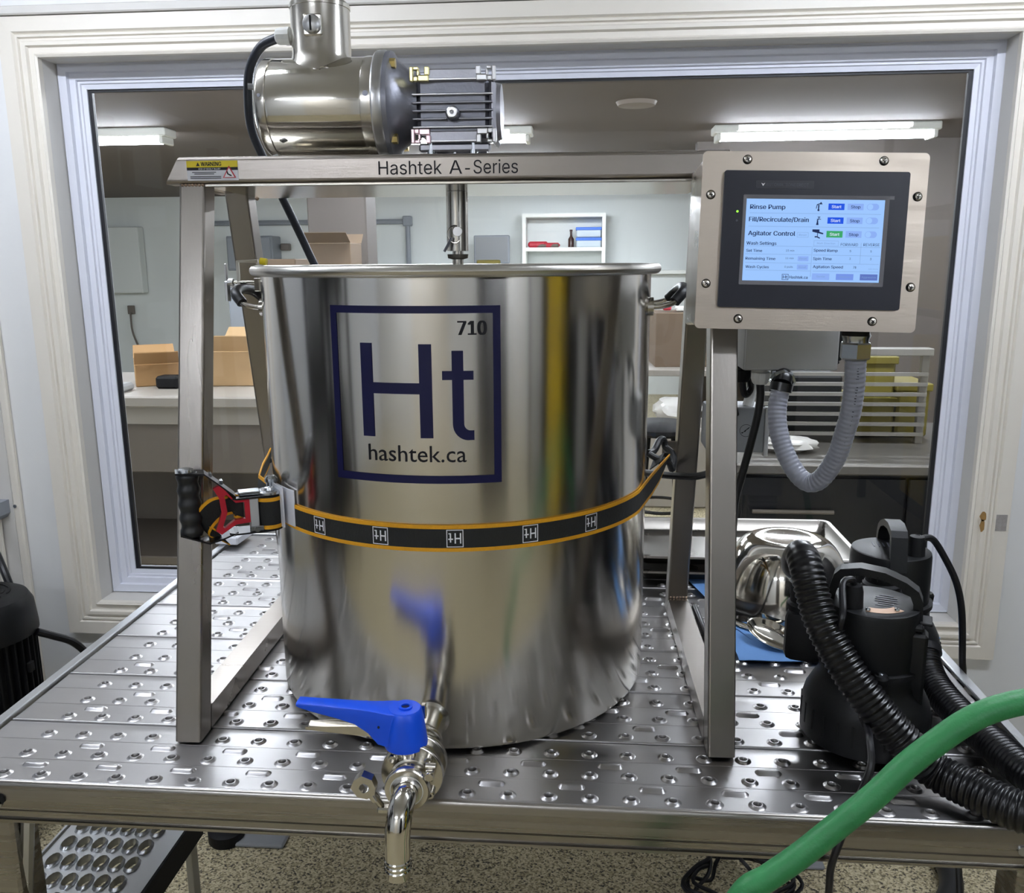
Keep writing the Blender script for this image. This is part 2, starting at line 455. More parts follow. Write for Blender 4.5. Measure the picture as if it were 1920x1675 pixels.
# casing of the next opening at the far left
t2 = structure('trim_2', (-1.62, 1.3, FLOOR))
MB().box((-1.578, 1.297, FLOOR), (-1.556, 1.315, CEIL), .004).build('edge_bead', 'trim', t2)
MB().box((-1.66, 1.303, FLOOR), (-1.579, 1.315, CEIL), .003).build('board', 'jamb', t2)
MB().box((-1.74, 1.297, FLOOR), (-1.661, 1.315, CEIL), .003).build('board', 'trim', t2)

# fluorescent fittings on the ceiling of this room (only seen mirrored in the steel)
def fixture(name, label, x, y, z, L, lampmat, group, tubes=2, rot=0.):
    o = thing(name, label, 'lamp', (x, y, z), rot, group); X = ROOT[o.name]
    MB().box((-L/2, -.075, -.045), (L/2, .075, 0), .006, X).build('housing', 'shelfw', o)
    for k in range(tubes):
        yy = (k-(tubes-1)/2)*.07
        b = MB(); b.cyl(X @ Vector((-L/2+.03, yy, -.062)), X @ Vector((L/2-.03, yy, -.062)), .016, n=12); b.build('tube', lampmat, o)
    for s in (-1, 1):
        MB().box((s*(L/2-.03)-.012, -.07, -.085), (s*(L/2-.03)+.012, .07, -.045), .004, X).build('lamp_holder', 'shelfw', o)
    return o
for i, (x, y, w) in enumerate(((-1.2, .3, 'over the left front of the platform'), (1.1, .3, 'over the right front of the platform'),
                               (-1.06, -2.63, 'behind the camera at left'), (1.69, -2.63, 'behind the camera at right'))):
    fixture('ceiling_light', 'twin tube fluorescent ceiling fitting of the near room, '+w, x, y, CEIL-.01, 1.25, 'lamp', 'ceiling lights of the near room')

# ------------------------------------------------------------------ room behind the window
MB().box((FX0, FY1, FLOOR), (FX1, FY1+.1, 2)).build('wall_far', 'farwall', kind='structure')
MB().box((FX0-.1, WY1, FLOOR), (FX0, FY1, 2)).build('wall_far_left', 'farwall', kind='structure')
MB().box((FX1, WY1, FLOOR), (FX1+.1, FY1, 2)).build('wall_far_right', 'farwall', kind='structure')
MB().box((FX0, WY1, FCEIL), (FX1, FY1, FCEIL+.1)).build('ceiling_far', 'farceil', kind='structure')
c = structure('pillar_1', (-1.63, 5.0, FLOOR))
MB().box((-1.835, 5.0, FLOOR), (-1.425, 5.3, FCEIL), .01).build('shaft', 'taupe2', c)
for x, y, t, w in ((-2.93, 4.05, 2, 'at the upper left of the glass'), (-.87, 4.25, 2, 'beside the gearbox'), (1.41, 4.35, 2, 'above the control box')):
    fixture('ceiling_light', 'lit tube light on the ceiling behind the window, '+w, x, y, FCEIL, 1.25, 'farlamp', 'ceiling lights behind the window', t)
for x, y, w in ((-2.9, 2.3, 'left'), (-.9, 2.3, 'middle'), (1.4, 2.3, 'right'), (-4.9, 4.1, 'outermost left'), (3.5, 4.4, 'outermost right'),
                (-.75, 5.9, 'middle deep'), (.0, 7.4, 'deepest')):
    fixture('ceiling_light', 'added tube light that brightens the back room, out of sight, '+w+' one', x, y, FCEIL, 1.25, 'farlamp', 'ceiling lights behind the window', 2)  # unseen lamps, added to brighten the far wall and room
b = MB(); b.lathe([(0, -.02), (.09, -.018), (.1, 0)], 24, Matrix.Translation((.30, 3.5, FCEIL)))
alone(b.build('ceiling_diffuser', 'taupe'), 'round shallow disc fitting on the dim ceiling behind the window', 'vent')
MB().box((.78, 5.0, FLOOR), (FX1, 5.1, FCEIL)).build('wall_partition', 'taupe2', kind='structure')
# conduit pipe on the far wall
b = MB(); b.tube([(-4.4, 8.95, 1.13), (-1.93, 8.95, 1.13)], .028, 8, 0); b.tube([(-1.93, 8.95, 1.15), (-1.93, 8.95, .60)], .028, 8, 0)
b.box((-1.98, 8.9, 1.08), (-1.88, 8.99, 1.19), .01)
alone(b.build('conduit_pipe', 'steelgrey'), 'thin grey pipe along the far white wall that turns down beside the pillar', 'pipe')
b = MB(); b.box((-3.95, 8.7, .6), (-3.42, 8.99, .98), .01); 
o = thing('metal_cabinet', 'grey metal cabinet on the far wall between the stand leg and the cable', 'cabinet', (-3.68, 8.85, .6))
b.build('body', 'steelgrey', o); MB().box((-3.93, 8.68, .62), (-3.44, 8.7, .96), .004).build('door', 'steelgrey', o)
MB().box((-3.40, 8.9, .82), (-3.30, 8.99, .9), .01).build('switch', 'benchd', o)
# white open shelf with tools
o = thing('open_shelf', 'white open wall shelf with red tools, seen above the right of the pot rim', 'shelf', (-.17, 8.85, .585))
for n, lo, hi in (('side_board', (-.62, 8.7, .585), (-.58, 8.99, 1.15)), ('side_board', (.245, 8.7, .585), (.285, 8.99, 1.15)), ('top_board', (-.62, 8.7, 1.15), (.285, 8.99, 1.19)),
                  ('shelf_board', (-.58, 8.7, .79), (.245, 8.99, .83))):
    MB().box(lo, hi).build(n, 'shelfw', o)
def farbox(name, m, lo, hi, label, cat, lid=None, bev=.01):
    o = thing(name, label, cat, ((lo[0]+hi[0])/2, (lo[1]+hi[1])/2, lo[2]))
    MB().box(lo, hi, bev).build('body', m, o)
    if lid: MB().box((lo[0]-.008, lo[1]-.008, hi[2]-.02), (hi[0]+.008, hi[1]+.008, hi[2]+.012), .004).build('lid', lid, o)
    return o
for x0, x1, z0, z1, yy, w in ((-.56, -.34, .83, .895, 8.74, 'left of the two on the white shelf'), (-.40, -.21, .83, .88, 8.72, 'right of the two on the white shelf')):
    o = thing('power_tool', 'red hand tool, '+w, 'tool', ((x0+x1)/2, yy+.05, .83))
    MB().box((x0, yy, z0), (x1, yy+.12, z1), .02).build('body', 'redt', o)
    MB().cyl((x0+.03, yy+.05, z0+.02), (x1-.02, yy-.01, z0+.02), .018, n=10).build('barrel', 'benchd', o)
b = MB(); b.lathe([(0, 0), (.032, 0), (.032, .09), (.012, .12), (.012, .17), (.016, .17), (.016, .19), (0, .19)], 14, Matrix.Translation((-.09, 8.8, .83)))
alone(b.build('spray_bottle', 'bottle'), 'dark brown bottle standing beside the red tools on the shelf', 'bottle')
farbox('clear_bin', 'clear', (-.03, 8.72, .83), (.235, 8.95, .92), 'clear plastic bin with a blue lid, lower of the two on the white shelf', 'box', 'bluel')
farbox('clear_bin', 'clear', (-.03, 8.72, .935), (.235, 8.95, 1.03), 'clear plastic bin with a blue lid, upper of the two on the white shelf', 'box', 'bluel')
# monitor and odds just over the rim
o = thing('monitor', 'small grey monitor on the far counter left of the white shelf', 'monitor', (-.95, 8.7, .58))
MB().box((-1.15, 8.68, .66), (-.757, 8.72, .964), .01).build('casing', 'steelgrey', o); MB().box((-1.13, 8.675, .68), (-.777, 8.68, .945)).build('screen', 'jbox2', o)
MB().box((-.99, 8.68, .58), (-.91, 8.72, .67)).build('stand', 'benchd', o)
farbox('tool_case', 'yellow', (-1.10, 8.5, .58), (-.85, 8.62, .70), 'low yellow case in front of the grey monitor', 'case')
o = thing('far_counter', 'long white counter against the far wall behind the pot rim', 'counter', (-.6, 8.75, FLOOR))
MB().box((-2.4, 8.45, .54), (1.15, 8.99, .58), .005).build('worktop', 'shelfw', o); MB().box((-2.38, 8.5, FLOOR), (1.13, 8.98, .54)).build('cabinet_body', 'farwall', o)
# carton in front of the pillar
def carton(name, m, lo, hi, label, rz=0., flaps=True):
    c = ((lo[0]+hi[0])/2, (lo[1]+hi[1])/2, lo[2]); o = thing(name, label, 'box', c, rz); X = ROOT[o.name]; w, d, h = [(hi[i]-lo[i]) for i in range(3)]
    MB().box((-w/2, -d/2, 0), (w/2, d/2, h), .004, X).build('body', m, o)
    if flaps:
        for s in (-1, 1):
            MB().add([(-w/2, s*d/2, h), (w/2, s*d/2, h), (w/2*.96, s*d*.8, h+d*.22), (-w/2*.96, s*d*.8, h+d*.22), (-w/2, s*d/2, h+.004), (w/2, s*d/2, h+.004), (w/2*.96, s*d*.8, h+d*.22+.004), (-w/2*.96, s*d*.8, h+d*.22+.004)],
                     [(0, 1, 2, 3), (7, 6, 5, 4), (0, 4, 5, 1), (1, 5, 6, 2), (2, 6, 7, 3), (3, 7, 4, 0)], X).build('flap', m, o)
    return o
o = thing('pallet_rack', 'low grey rack that carries a carton in front of the pillar', 'rack', (-1.68, 4.6, FLOOR))
MB().box((-1.95, 4.4, .36), (-1.4, 4.85, .40), .005).build('deck', 'bench', o)
for x in (-1.92, -1.43):
    for y in (4.43, 4.82): MB().box((x-.02, y-.02, FLOOR), (x+.02, y+.02, .36)).build('leg', 'benchd', o)
carton('carton', 'card3', (-1.675, 4.45, .40), (-1.395, 4.72, .80), 'tall dull brown carton in front of the taupe pillar')
# left bench close behind the glass
o = thing('workbench', 'long pale workbench behind the glass at the left of the window', 'bench', (-2.0, 2.9, FLOOR))
MB().box((-3.6, 2.4, .10), (-.95, 3.2, .145), .006).build('worktop', 'bench', o); MB().box((-3.55, 2.46, .02), (-1.0, 2.5, .10)).build('apron', 'bench', o)
MB().box((-3.5, 2.5, -.20), (-1.0, 3.1, .02), .005).build('drawer_body', 'benchd', o); MB().box((-3.5, 2.5, -.62), (-1.0, 3.1, -.58), .005).build('lower_shelf', 'benchd', o); MB().box((-3.5, 3.06, -.58), (-1.0, 3.1, -.20)).build('darkening_panel', 'benchd', o)  # back panel added to darken the floor area under the bench
for x in (-3.5, -2.02, -1.0):
    for y in (2.46, 3.14): MB().box((x-.03, y-.03, FLOOR), (x+.03, y+.03, .10)).build('leg', 'benchd', o)
carton('carton', 'card', (-1.985, 2.70, .145), (-1.80, 2.95, .245), 'small tipped brown carton on the workbench by the window edge', .5)
carton('carton', 'card2', (-1.66, 2.72, .145), (-1.36, 3.05, .30), 'wide pale carton on the workbench left of the pot', .05)
carton('carton', 'card3', (-1.77, 3.03, .145), (-1.67, 3.17, .32), 'narrow dull carton standing behind the stand leg on the workbench', 0, False)
farbox('tape_gun', 'blackm', (-1.80, 2.62, .145), (-1.70, 2.70, .20), 'small black box on the workbench beside the tipped carton', 'box')
farbox('phone_dock', 'jbox', (-1.98, 2.5, .145), (-1.88, 2.6, .18), 'low grey box with a dark front at the left end of the workbench', 'box')
farbox('storage_tub', 'steelgrey', (-1.77, 3.40, .20), (-1.40, 3.78, .58), 'large blue grey tub on a stand behind the workbench cartons', 'tub', 'jbox')
o = thing('tub_stand', 'dull stand under the blue grey tub behind the workbench', 'stand', (-1.585, 3.59, FLOOR)); MB().box((-1.80, 3.36, .16), (-1.37, 3.82, .20), .004).build('deck', 'bench', o)
for x in (-1.77, -1.40):
    for y in (3.39, 3.79): MB().box((x-.02, y-.02, FLOOR), (x+.02, y+.02, .16)).build('leg', 'benchd', o)
carton('carton', 'card3', (-1.66, 3.45, .592), (-1.42, 3.72, .70), 'flat brown carton lying on the blue grey tub', .0, False)
o = thing('power_socket', 'dark socket with a thin hanging cord on the far wall at left', 'socket', (-5.28, 8.97, .15))
MB().box((-5.32, 8.96, .10), (-5.24, 8.995, .2), .005).build('plate', 'benchd', o)
MB().tube([(-5.28, 8.95, .12), (-5.27, 8.94, -.1), (-5.2, 8.93, -.3), (-5.12, 8.93, -.5), (-5.16, 8.93, -.74)], .012, 6, 5).build('cord', 'benchd', o)
farbox('panel_box', 'farwall', (-5.75, 8.85, .35), (-5.05, 8.99, 1.10), 'white panel box on the far wall at the left edge of the glass', 'panel')
# right side: stool, table with a carton of clutter, slatted rack standing for a reflection, dark counter
o = thing('stool', 'round black topped stool behind the glass right of the pot', 'stool', (.42, 3.0, FLOOR))
MB().lathe([(0, 0), (.15, 0), (.16, .012), (.16, .03), (.14, .045), (0, .05)], 28, Matrix.Translation((.42, 3.0, -.10))).build('seat', 'blackm', o)
for a in range(4):
    t = a*pi/2+.5; MB().tube([(.42+.10*cos(t), 3+.10*sin(t), -.10), (.42+.17*cos(t), 3+.17*sin(t), FLOOR)], .012, 8, 0).build('leg', 'blackm', o)
MB().tube([(.42+.14*cos(k*pi/6), 3+.14*sin(k*pi/6), -.45) for k in range(12)], .008, 6, 2, closed=True).build('foot_ring', 'blackm', o)
o = thing('side_table', 'pale table that carries the open carton right of the pot', 'table', (.95, 4.9, FLOOR))
MB().box((.35, 4.4, -.02), (1.5, 4.96, .02), .004).build('tabletop', 'bench', o)
for x in (.4, 1.45):
    for y in (4.45, 4.91): MB().box((x-.025, y-.025, FLOOR), (x+.025, y+.025, -.02)).build('leg', 'benchd', o)
carton('carton', 'card3', (.50, 4.55, .02), (.93, 4.9, .36), 'open carton heaped with clutter between the pot and the stand leg', .05, False)
for k, (m, x, z, w, nm) in enumerate((('redt', .56, .37, .05, 'red'), ('shelfw', .64, .365, .07, 'white'), ('yellow2', .72, .385, .05, 'yellow'), ('card2', .82, .37, .08, 'tan'))):
    o = farbox('scrap_packet', m, (x, 4.62, z), (x+w, 4.72, z+.03), nm+' packet on top of the open carton of clutter', 'packet', None, .008)
bg = MB(); bm = bmesh.new(); bmesh.ops.create_icosphere(bm, subdivisions=3, radius=.13)
for v in bm.verts: v.co *= 1+.25*random.random(); v.co.z = v.co.z*.5
bg.bm(bm, Matrix.Translation((.62, 4.2, -.19))); 
alone(bg.build('plastic_bag', 'bagp'), 'crumpled clear plastic bag low behind the pot edge', 'bag')
o = thing('bag_stand', 'low dull stand under the crumpled plastic bag', 'stand', (.62, 4.2, FLOOR)); MB().box((.4, 4.0, FLOOR), (.85, 4.42, -.28), .01).build('body', 'bench', o)
o = thing('reflected_slat_rack', 'pale slatted rack behind the glass, standing in for a reflection in it', 'rack', (1.17, 2.62, .0))  # rack and its yellow totes imitate a reflection in the glass
for k in range(7):
    z = .225-.041*k; MB().box((.75, 2.60, z-.007), (1.44, 2.615, z+.007)).build('slat', 'slat', o)
for x in (.76, 1.43): MB().box((x-.015, 2.615, -.08), (x+.015, 2.64, .33), .002).build('upright', 'slat', o)
MB().box((.75, 2.59, .30), (1.45, 2.65, .33), .003).build('top_rail', 'slat', o)
for lo, hi, w in (((1.20, 2.72, -.055), (1.36, 2.95, .10), 'lower left of the three'), ((1.37, 2.72, -.055), (1.50, 2.95, .16), 'lower right of the three'), ((1.22, 2.74, .11), (1.36, 2.95, .27), 'upper of the three')):
    farbox('yellow_tote', 'yellow', lo, hi, 'yellow tote behind the slatted rack, standing in for a reflection, '+w, 'tote', 'yellow')
farbox('black_bin', 'blackm', (.85, 2.75, -.055), (1.15, 2.95, .20), 'black bin behind the slats and the conduit', 'bin', None)
o = thing('dark_counter', 'dark cabinet with a steel worktop behind the bowl and pumps', 'cabinet', (1.1, 2.5, FLOOR))
MB().box((.62, 2.2, -.10), (1.9, 3.1, -.06), .006).build('worktop', 'counter', o); MB().box((.65, 2.26, FLOOR), (1.88, 3.08, -.10)).build('body', 'navyd', o)
for k in range(2): MB().box((.66+.61*k, 2.245, FLOOR+.1), (1.26+.61*k, 2.26, -.12), .004).build('door', 'navyd', o)
MB().tube([(.70, 2.23, -.25), (1.0, 2.23, -.25)], .008, 8, 0).build('handle', 'benchd', o)
bg = MB(); bm = bmesh.new(); bmesh.ops.create_icosphere(bm, subdivisions=3, radius=.1)
for v in bm.verts: v.co *= 1+.3*random.random(); v.co.z *= .3; v.co.y *= .5
bg.bm(bm, Matrix.Translation((.86, 2.42, -.03)))
alone(bg.build('plastic_bag', 'bagp'), 'flat crumpled plastic wrap on the steel worktop behind the conduit', 'bag')
# unseen things of this room, most of them added to shape reflections in steel
o = thing('tote_rack', 'dark shelving with yellow totes near the right wall, seen only mirrored in the pot', 'rack', (2.0, -.9, FLOOR))
MB().box((2.4, -1.5, FLOOR), (2.42, -.3, 1.4)).build('darkening_panel', 'navyd', o)  # solid panel added so the pot mirrors something dark
for z in (-.6, -.1, .4, .9): MB().box((1.75, -1.5, z), (2.4, -.3, z+.03)).build('shelf', 'navyd', o)
for x in (1.77, 2.38):
    for y in (-1.48, -.32): MB().box((x-.02, y-.02, FLOOR), (x+.02, y+.02, 1.4)).build('upright', 'navyd', o)
for k, (y, z) in enumerate(((-.75, -.57), (-.75, -.07), (-.75, .43))):
    farbox('yellow_tote', 'yellow2', (1.8, y-.2, z), (2.3, y+.15, z+.36), 'yellow tote on the dark shelving by the right wall, '+('lowest', 'middle', 'topmost')[k], 'tote')
o = thing('added_tall_cabinet', 'tall dark cabinet behind the camera, added unseen to darken the steel reflections', 'cabinet', (1.1, -2.3, FLOOR))  # unseen cabinet, added as a dark band for the steel
MB().box((.8, -2.6, FLOOR), (1.5, -2.1, 1.15), .005).build('body', 'navyd', o)
for x in (.81, 1.16): MB().box((x, -2.1, FLOOR+.05), (x+.33, -2.085, 1.13), .003).build('door', 'navyd', o)
o = thing('added_cabinet', 'dark cabinet by the right wall, added unseen to darken the pot reflection', 'cabinet', (2.1, .45, FLOOR))  # unseen cabinet, added for a dark right edge on the pot
MB().box((1.8, .05, FLOOR), (2.45, .85, 1.05), .005).build('body', 'navyd', o)
for y in (.06, .46): MB().box((1.785, y, FLOOR+.05), (1.8, y+.38, 1.03), .003).build('door', 'navyd', o)
o = thing('added_rack', 'open dark rack of bins by the left wall, added unseen for pot reflections', 'rack', (-2.25, -.5, FLOOR))  # unseen rack and bins, added for vertical streaks in the pot
for y in (-1.05, -.5, .05):
    for x in (-2.5, -2.0): MB().box((x-.025, y-.025, FLOOR), (x+.025, y+.025, 1.3)).build('upright', 'navyd', o)
for z in (-.5, .0, .5, 1.0): MB().box((-2.53, -1.08, z), (-1.97, .08, z+.03)).build('shelf', 'navyd', o)
for k, (y, z, nm) in enumerate(((-1.0, -.46, 'lower shelf'), (-.42, .04, 'second shelf'), (-.98, .54, 'third shelf'))):
    farbox('black_bin', 'blackm', (-2.45, y, z), (-2.05, y+.45, z+.32), 'unseen added black bin on the '+nm+' of the dark rack by the left wall', 'bin')
o = structure('door_1', (-.6, Y0, FLOOR))  # unseen door, added for the steel to mirror
MB().box((-1.1, Y0, FLOOR), (-.1, Y0+.05, 1.35), .005).build('door_leaf', 'trim', o); MB().box((-1.2, Y0, FLOOR), (-1.1, Y0+.07, 1.45)).build('frame', 'trim', o); MB().box((-.1, Y0, FLOOR), (0, Y0+.07, 1.45)).build('frame', 'trim', o)
MB().box((-1.2, Y0, 1.35), (0, Y0+.07, 1.45)).build('frame', 'trim', o); MB().tube([(-.2, Y0+.05, .25), (-.2, Y0+.1, .25), (-.32, Y0+.1, .25)], .01, 8, 0).build('handle', 'polish2', o)

# ================================================================== WORK PLATFORM
PX0, PX1 = -.8055, .6745
plat = thing('work_platform', 'aluminium work platform of perforated planks that carries the pot', 'platform', (-.065, .53, FLOOR))
def cell(mb, x0, x1, y0, y1, rings, cap):
    """flat cell with a raised collar: rings are lists of points, first ring lies on the plate"""
    n = len(rings[0]); base = len(mb.v)
    vs = [(x0, y0, 0), (x1, y0, 0), (x1, y1, 0), (x0, y1, 0)]
    for r in rings: vs += r
    fs = []; q = n//4
    for i in range(n):
        s = i//q; j = (i+1) % n
        fs.append((4+i, 4+j, (s+1) % 4 if i % q >= q//2 else s))
    for s in range(4): fs.append((s, (s+1) % 4, 4+s*q+q//2))
    mb.add(vs[:4+n], fs); vs = vs[4:]; fs = []
    for k in range(len(rings)-1):
        for i in range(n):
            j = (i+1) % n; a = k*n; c = a+n
            fs.append((a+i, a+j, c+j, c+i))
    if cap: fs.append(tuple((len(rings)-1)*n+i for i in range(n)))
    mb.add(vs, fs)
def circ(cx, cy, rx, ry, z, n=16, L=0.):
    out = []
    for i in range(n):
        t = 2*pi*i/n-3*pi/4; c, s = cos(t), sin(t)
        out.append((cx+rx*c+(L if c > 0 else -L), cy+ry*s, z))
    return out
def plank_mesh():
    mb = MB(); P = .053; hx = [-.7245+P*k for k in range(27)]; xa, xb = PX0+.001, PX1-.001
    for (y0, y1, yc) in ((.0065, .030, .018), (.055, .081, .069), (.105, .134, .120)):
        for x in hx:
            cell(mb, x-P/2, x+P/2, y0, y1, [circ(x, yc, .0115, .0112, 0), circ(x, yc, .0098, .0095, .0006), circ(x, yc, .0082, .0079, .0021), circ(x, yc, .0069, .0066, .0030), circ(x, yc, .0057, .0054, .0030), circ(x, yc, .0050, .0047, .0020), circ(x, yc, .0048, .0045, -.004)], False)
        mb.add([(xa, y0, 0), (hx[0]-P/2, y0, 0), (hx[0]-P/2, y1, 0), (xa, y1, 0)], [(0, 1, 2, 3)]); mb.add([(hx[-1]+P/2, y0, 0), (xb, y0, 0), (xb, y1, 0), (hx[-1]+P/2, y1, 0)], [(0, 1, 2, 3)])
    S = 2*P
    for (y0, y1, yc, sx) in ((.030, .055, .0425, -.6955), (.081, .105, .093, -.6428)):
        xs = [sx+S*k for k in range(13) if sx+S*k+S/2 < xb]; o0 = len(mb.v)
        for x in xs:
            cell(mb, x-S/2, x+S/2, y0, y1, [circ(x, yc, .0075, .0080, 0, 16, .0105), circ(x, yc, .0060, .0060, .0010, 16, .0105), circ(x, yc, .0046, .0038, .0030, 16, .0105), circ(x, yc, .0026, .0014, .0038, 16, .0105)], True)
        mb.add([(xa, y0, 0), (xs[0]-S/2, y0, 0), (xs[0]-S/2, y1, 0), (xa, y1, 0)], [(0, 1, 2, 3)]); mb.add([(xs[-1]+S/2, y0, 0), (xb, y0, 0), (xb, y1, 0), (xs[-1]+S/2, y1, 0)], [(0, 1, 2, 3)])
        for i in range(o0, len(mb.v)): mb.v[i].z -= .0003
        for y in (y0, y1): mb.add([(xa, y, 0), (xb, y, 0), (xb, y, -.0003), (xa, y, -.0003)], [(0, 1, 2, 3)])
    # rounded long edges
    for prof in ([(.0009, -.02), (.0009, -.0012), (.0012, .0003), (.0020, .0013), (.0032, .0017), (.0046, .0013), (.0058, .0004), (.0065, 0)], [(.134, 0), (.1480, 0), (.1496, .0005), (.1506, .0000), (.1512, -.0012), (.1512, -.02)]):
        n = len(prof); mb.add([(xa, y, z) for y, z in prof]+[(xb, y, z) for y, z in prof], [(i, n+i, n+i+1, i+1) for i in range(n-1)])
    return mb
pk = plank_mesh()
pl0 = pk.build('plank', 'alu', plat)
me = pl0.data
for k in range(1, 7):
    o = pl0.copy(); COL.objects.link(o); o.location.y = .1524*k; ROOT_OF[o.name] = plat.name
fp = [(.0035, .0012), (.0008, .0010), (-.0018, -.0008), (-.003, -.005), (-.003, -.0385), (-.0012, -.0395), (-.0012, -.041), (-.0032, -.042), (-.0032, -.050), (-.0016, -.051), (-.0016, -.053), (-.006, -.0535), (-.006, -.0575), (.03, -.0575), (.03, -.053), (.0035, -.050)]
n = len(fp); xa, xb = PX0-.018, PX1+.018
MB().add([(xa, y, z) for y, z in fp]+[(xb, y, z) for y, z in fp], [tuple(range(n)), tuple(range(2*n-1, n-1, -1))]+[(i, n+i, n+(i+1) % n, (i+1) % n) for i in range(n)]).build('front_rail', 'front', plat, sharp=50)
for x0, x1 in ((PX0-.0185, PX0-.002), (PX1+.002, PX1+.0185)):
    MB().box((x0, .004, -.0575), (x1, 1.10, .007), .0015).build('side_rail', 'alu2', plat)
MB().box((PX0-.0185, 1.070, -.0575), (PX1+.0185, 1.10, .004), .0015).build('rear_rail', 'alu2', plat)
for y in (.28, .58, .88): MB().box((PX0, y, -.0575), (PX1, y+.04, -.022)).build('cross_beam', 'alu2', plat)
for x in (-.7225, .5985):
    MB().cyl((x, -.002, -.031), (x, -.0055, -.031), .0062, n=16).build('rivet', 'bolt', plat)
MB().cyl((-.7185, -.002, -.024), (-.7185, -.0055, -.024), .0072, n=18).build('bolt', 'darkhole', plat)
for x0, x1 in ((PX0+.0, PX0+.095), (PX1-.075, PX1+.01)):
    for y0, y1 in ((.0, .055), (1.02, 1.075)):
        MB().box((x0, y0, FLOOR+.02), (x1, y1, -.0575), .004).build('leg', 'front', plat)
        MB().box((x0-.01, y0-.01, FLOOR), (x1+.01, y1+.01, FLOOR+.02), .004).build('foot', 'blackm', plat)
b = MB(); b.tube([(-.70, .02, -.065), (-.735, .02, -.30)], .009, 8, 0); b.build('brace', 'alu2', plat)

# step hanging below the left front corner
st = thing('access_step', 'grip tread step with serrated openings under the left front corner', 'step', (-.74, .22, FLOOR))
b = MB(); P = .0275; Q = .045
for r in range(6):
    for c in range(6):
        x = -.833+P*c+P/2; y = .065+Q*r+Q/2
        cell(b, x-P/2, x+P/2, y-Q/2, y+Q/2, [circ(x, y, .0125, .019, 0, 12), circ(x, y, .0115, .0175, .003, 12), circ(x, y, .0095, .0155, .0055, 12), circ(x, y, .009, .015, -.008, 12)], False)
b.add([(-.845, .065, 0), (-.833, .065, 0), (-.833, .335, 0), (-.845, .335, 0)], [(0, 1, 2, 3)]); b.add([(-.668, .065, 0), (-.635, .065, 0), (-.635, .335, 0), (-.668, .335, 0)], [(0, 1, 2, 3)])
b.add([(-.845, .335, 0), (-.635, .335, 0), (-.635, .365, 0), (-.845, .365, 0)], [(0, 1, 2, 3)])
b.v = [v+Vector((0, 0, -.30)) for v in b.v]
b.build('tread', 'alu2', st)
MB().box((-.634, .06, -.345), (-.628, .37, -.296), .001).build('side_channel', 'blackm', st)
MB().box((-.852, .06, -.345), (-.846, .37, -.296), .001).build('side_channel', 'alu2', st)
for y in (.08, .345):
    for x in (-.846, -.648): MB().box((x, y-.012, FLOOR), (x+.012, y+.012, -.302), .001).build('support', 'alu2', st)

# levelling feet and plates under the platform
o = thing('levelling_foot', 'round black levelling foot on the flaked floor left of the spout', 'foot', (-.83, .89, FLOOR))
MB().lathe([(0, 0), (.042, 0), (.045, .005), (.045, .03), (.04, .034), (.018, .036), (.018, .06), (0, .06)], 24, ROOT[o.name]).build('pad', 'blackm', o)
MB().lathe([(.012, .06), (.012, .20), (0, .20)], 12, ROOT[o.name]).build('stem', 'bolt', o)
for x0, x1, y0, y1, w in ((-.80, -.675, .86, .95, 'beside the round black foot at left'), (.53, .645, .88, .95, 'behind the coil of black cord at right')):
    b = MB(); b.box((x0, y0, FLOOR), (x1, y1, FLOOR+.012), .004); alone(b.build('floor_plate', 'jbox2'), 'flat grey plate on the floor '+w, 'plate')

# ================================================================== AGITATOR STAND
SR = rad(1.09); SO = Vector((-.1315, .385, 0))
stand = thing('agitator_stand', 'brushed steel tube frame on slanted legs that straddles the pot', 'frame', SO, SR)
XS = ROOT[stand.name]; LZ = .0036; T = .0381; HX = .3986
def prismx(mb, poly, x0, x1, X=None, bev=.003):
    # poly in (y,z), extruded along x, long edges rounded a little
    bm = bmesh.new(); n = len(poly)
    a = [bm.verts.new((x0, y, z)) for y, z in poly]; c = [bm.verts.new((x1, y, z)) for y, z in poly]
    bm.faces.new(a); bm.faces.new(c[::-1]); E = []
    for i in range(n): bm.faces.new((a[i], c[i], c[(i+1) % n], a[(i+1) % n]))
    bm.edges.ensure_lookup_table()
    for i in range(n):
        e = bm.edges.get((a[i], c[i])); E.append(e)
    if bev: bmesh.ops.bevel(bm, geom=E, offset=bev, segments=3, profile=.5, affect='EDGES')
    mb.bm(bm, X)
def legprism(mb, x0, x1, ya, yb, z0, z1, dy, X):
    # slanted square tube: y range ya..yb at z0, shifted by dy at z1
    bm = bmesh.new(); R = []
    for z, s in ((z0, 0), (z1, dy)): R.append([bm.verts.new(p) for p in ((x0, ya+s, z), (x1, ya+s, z), (x1, yb+s, z), (x0, yb+s, z))])
    bm.faces.new(R[0][::-1]); bm.faces.new(R[1])
    for i in range(4): bm.faces.new((R[0][i], R[0][(i+1) % 4], R[1][(i+1) % 4], R[1][i]))
    E = [bm.edges.get((R[0][i], R[1][i])) for i in range(4)]
    bmesh.ops.bevel(bm, geom=E, offset=.0035, segments=3, profile=.5, affect='EDGES'); mb.bm(bm, X)
D = .0389; HB = .272; DY = .1685; ZT = .79
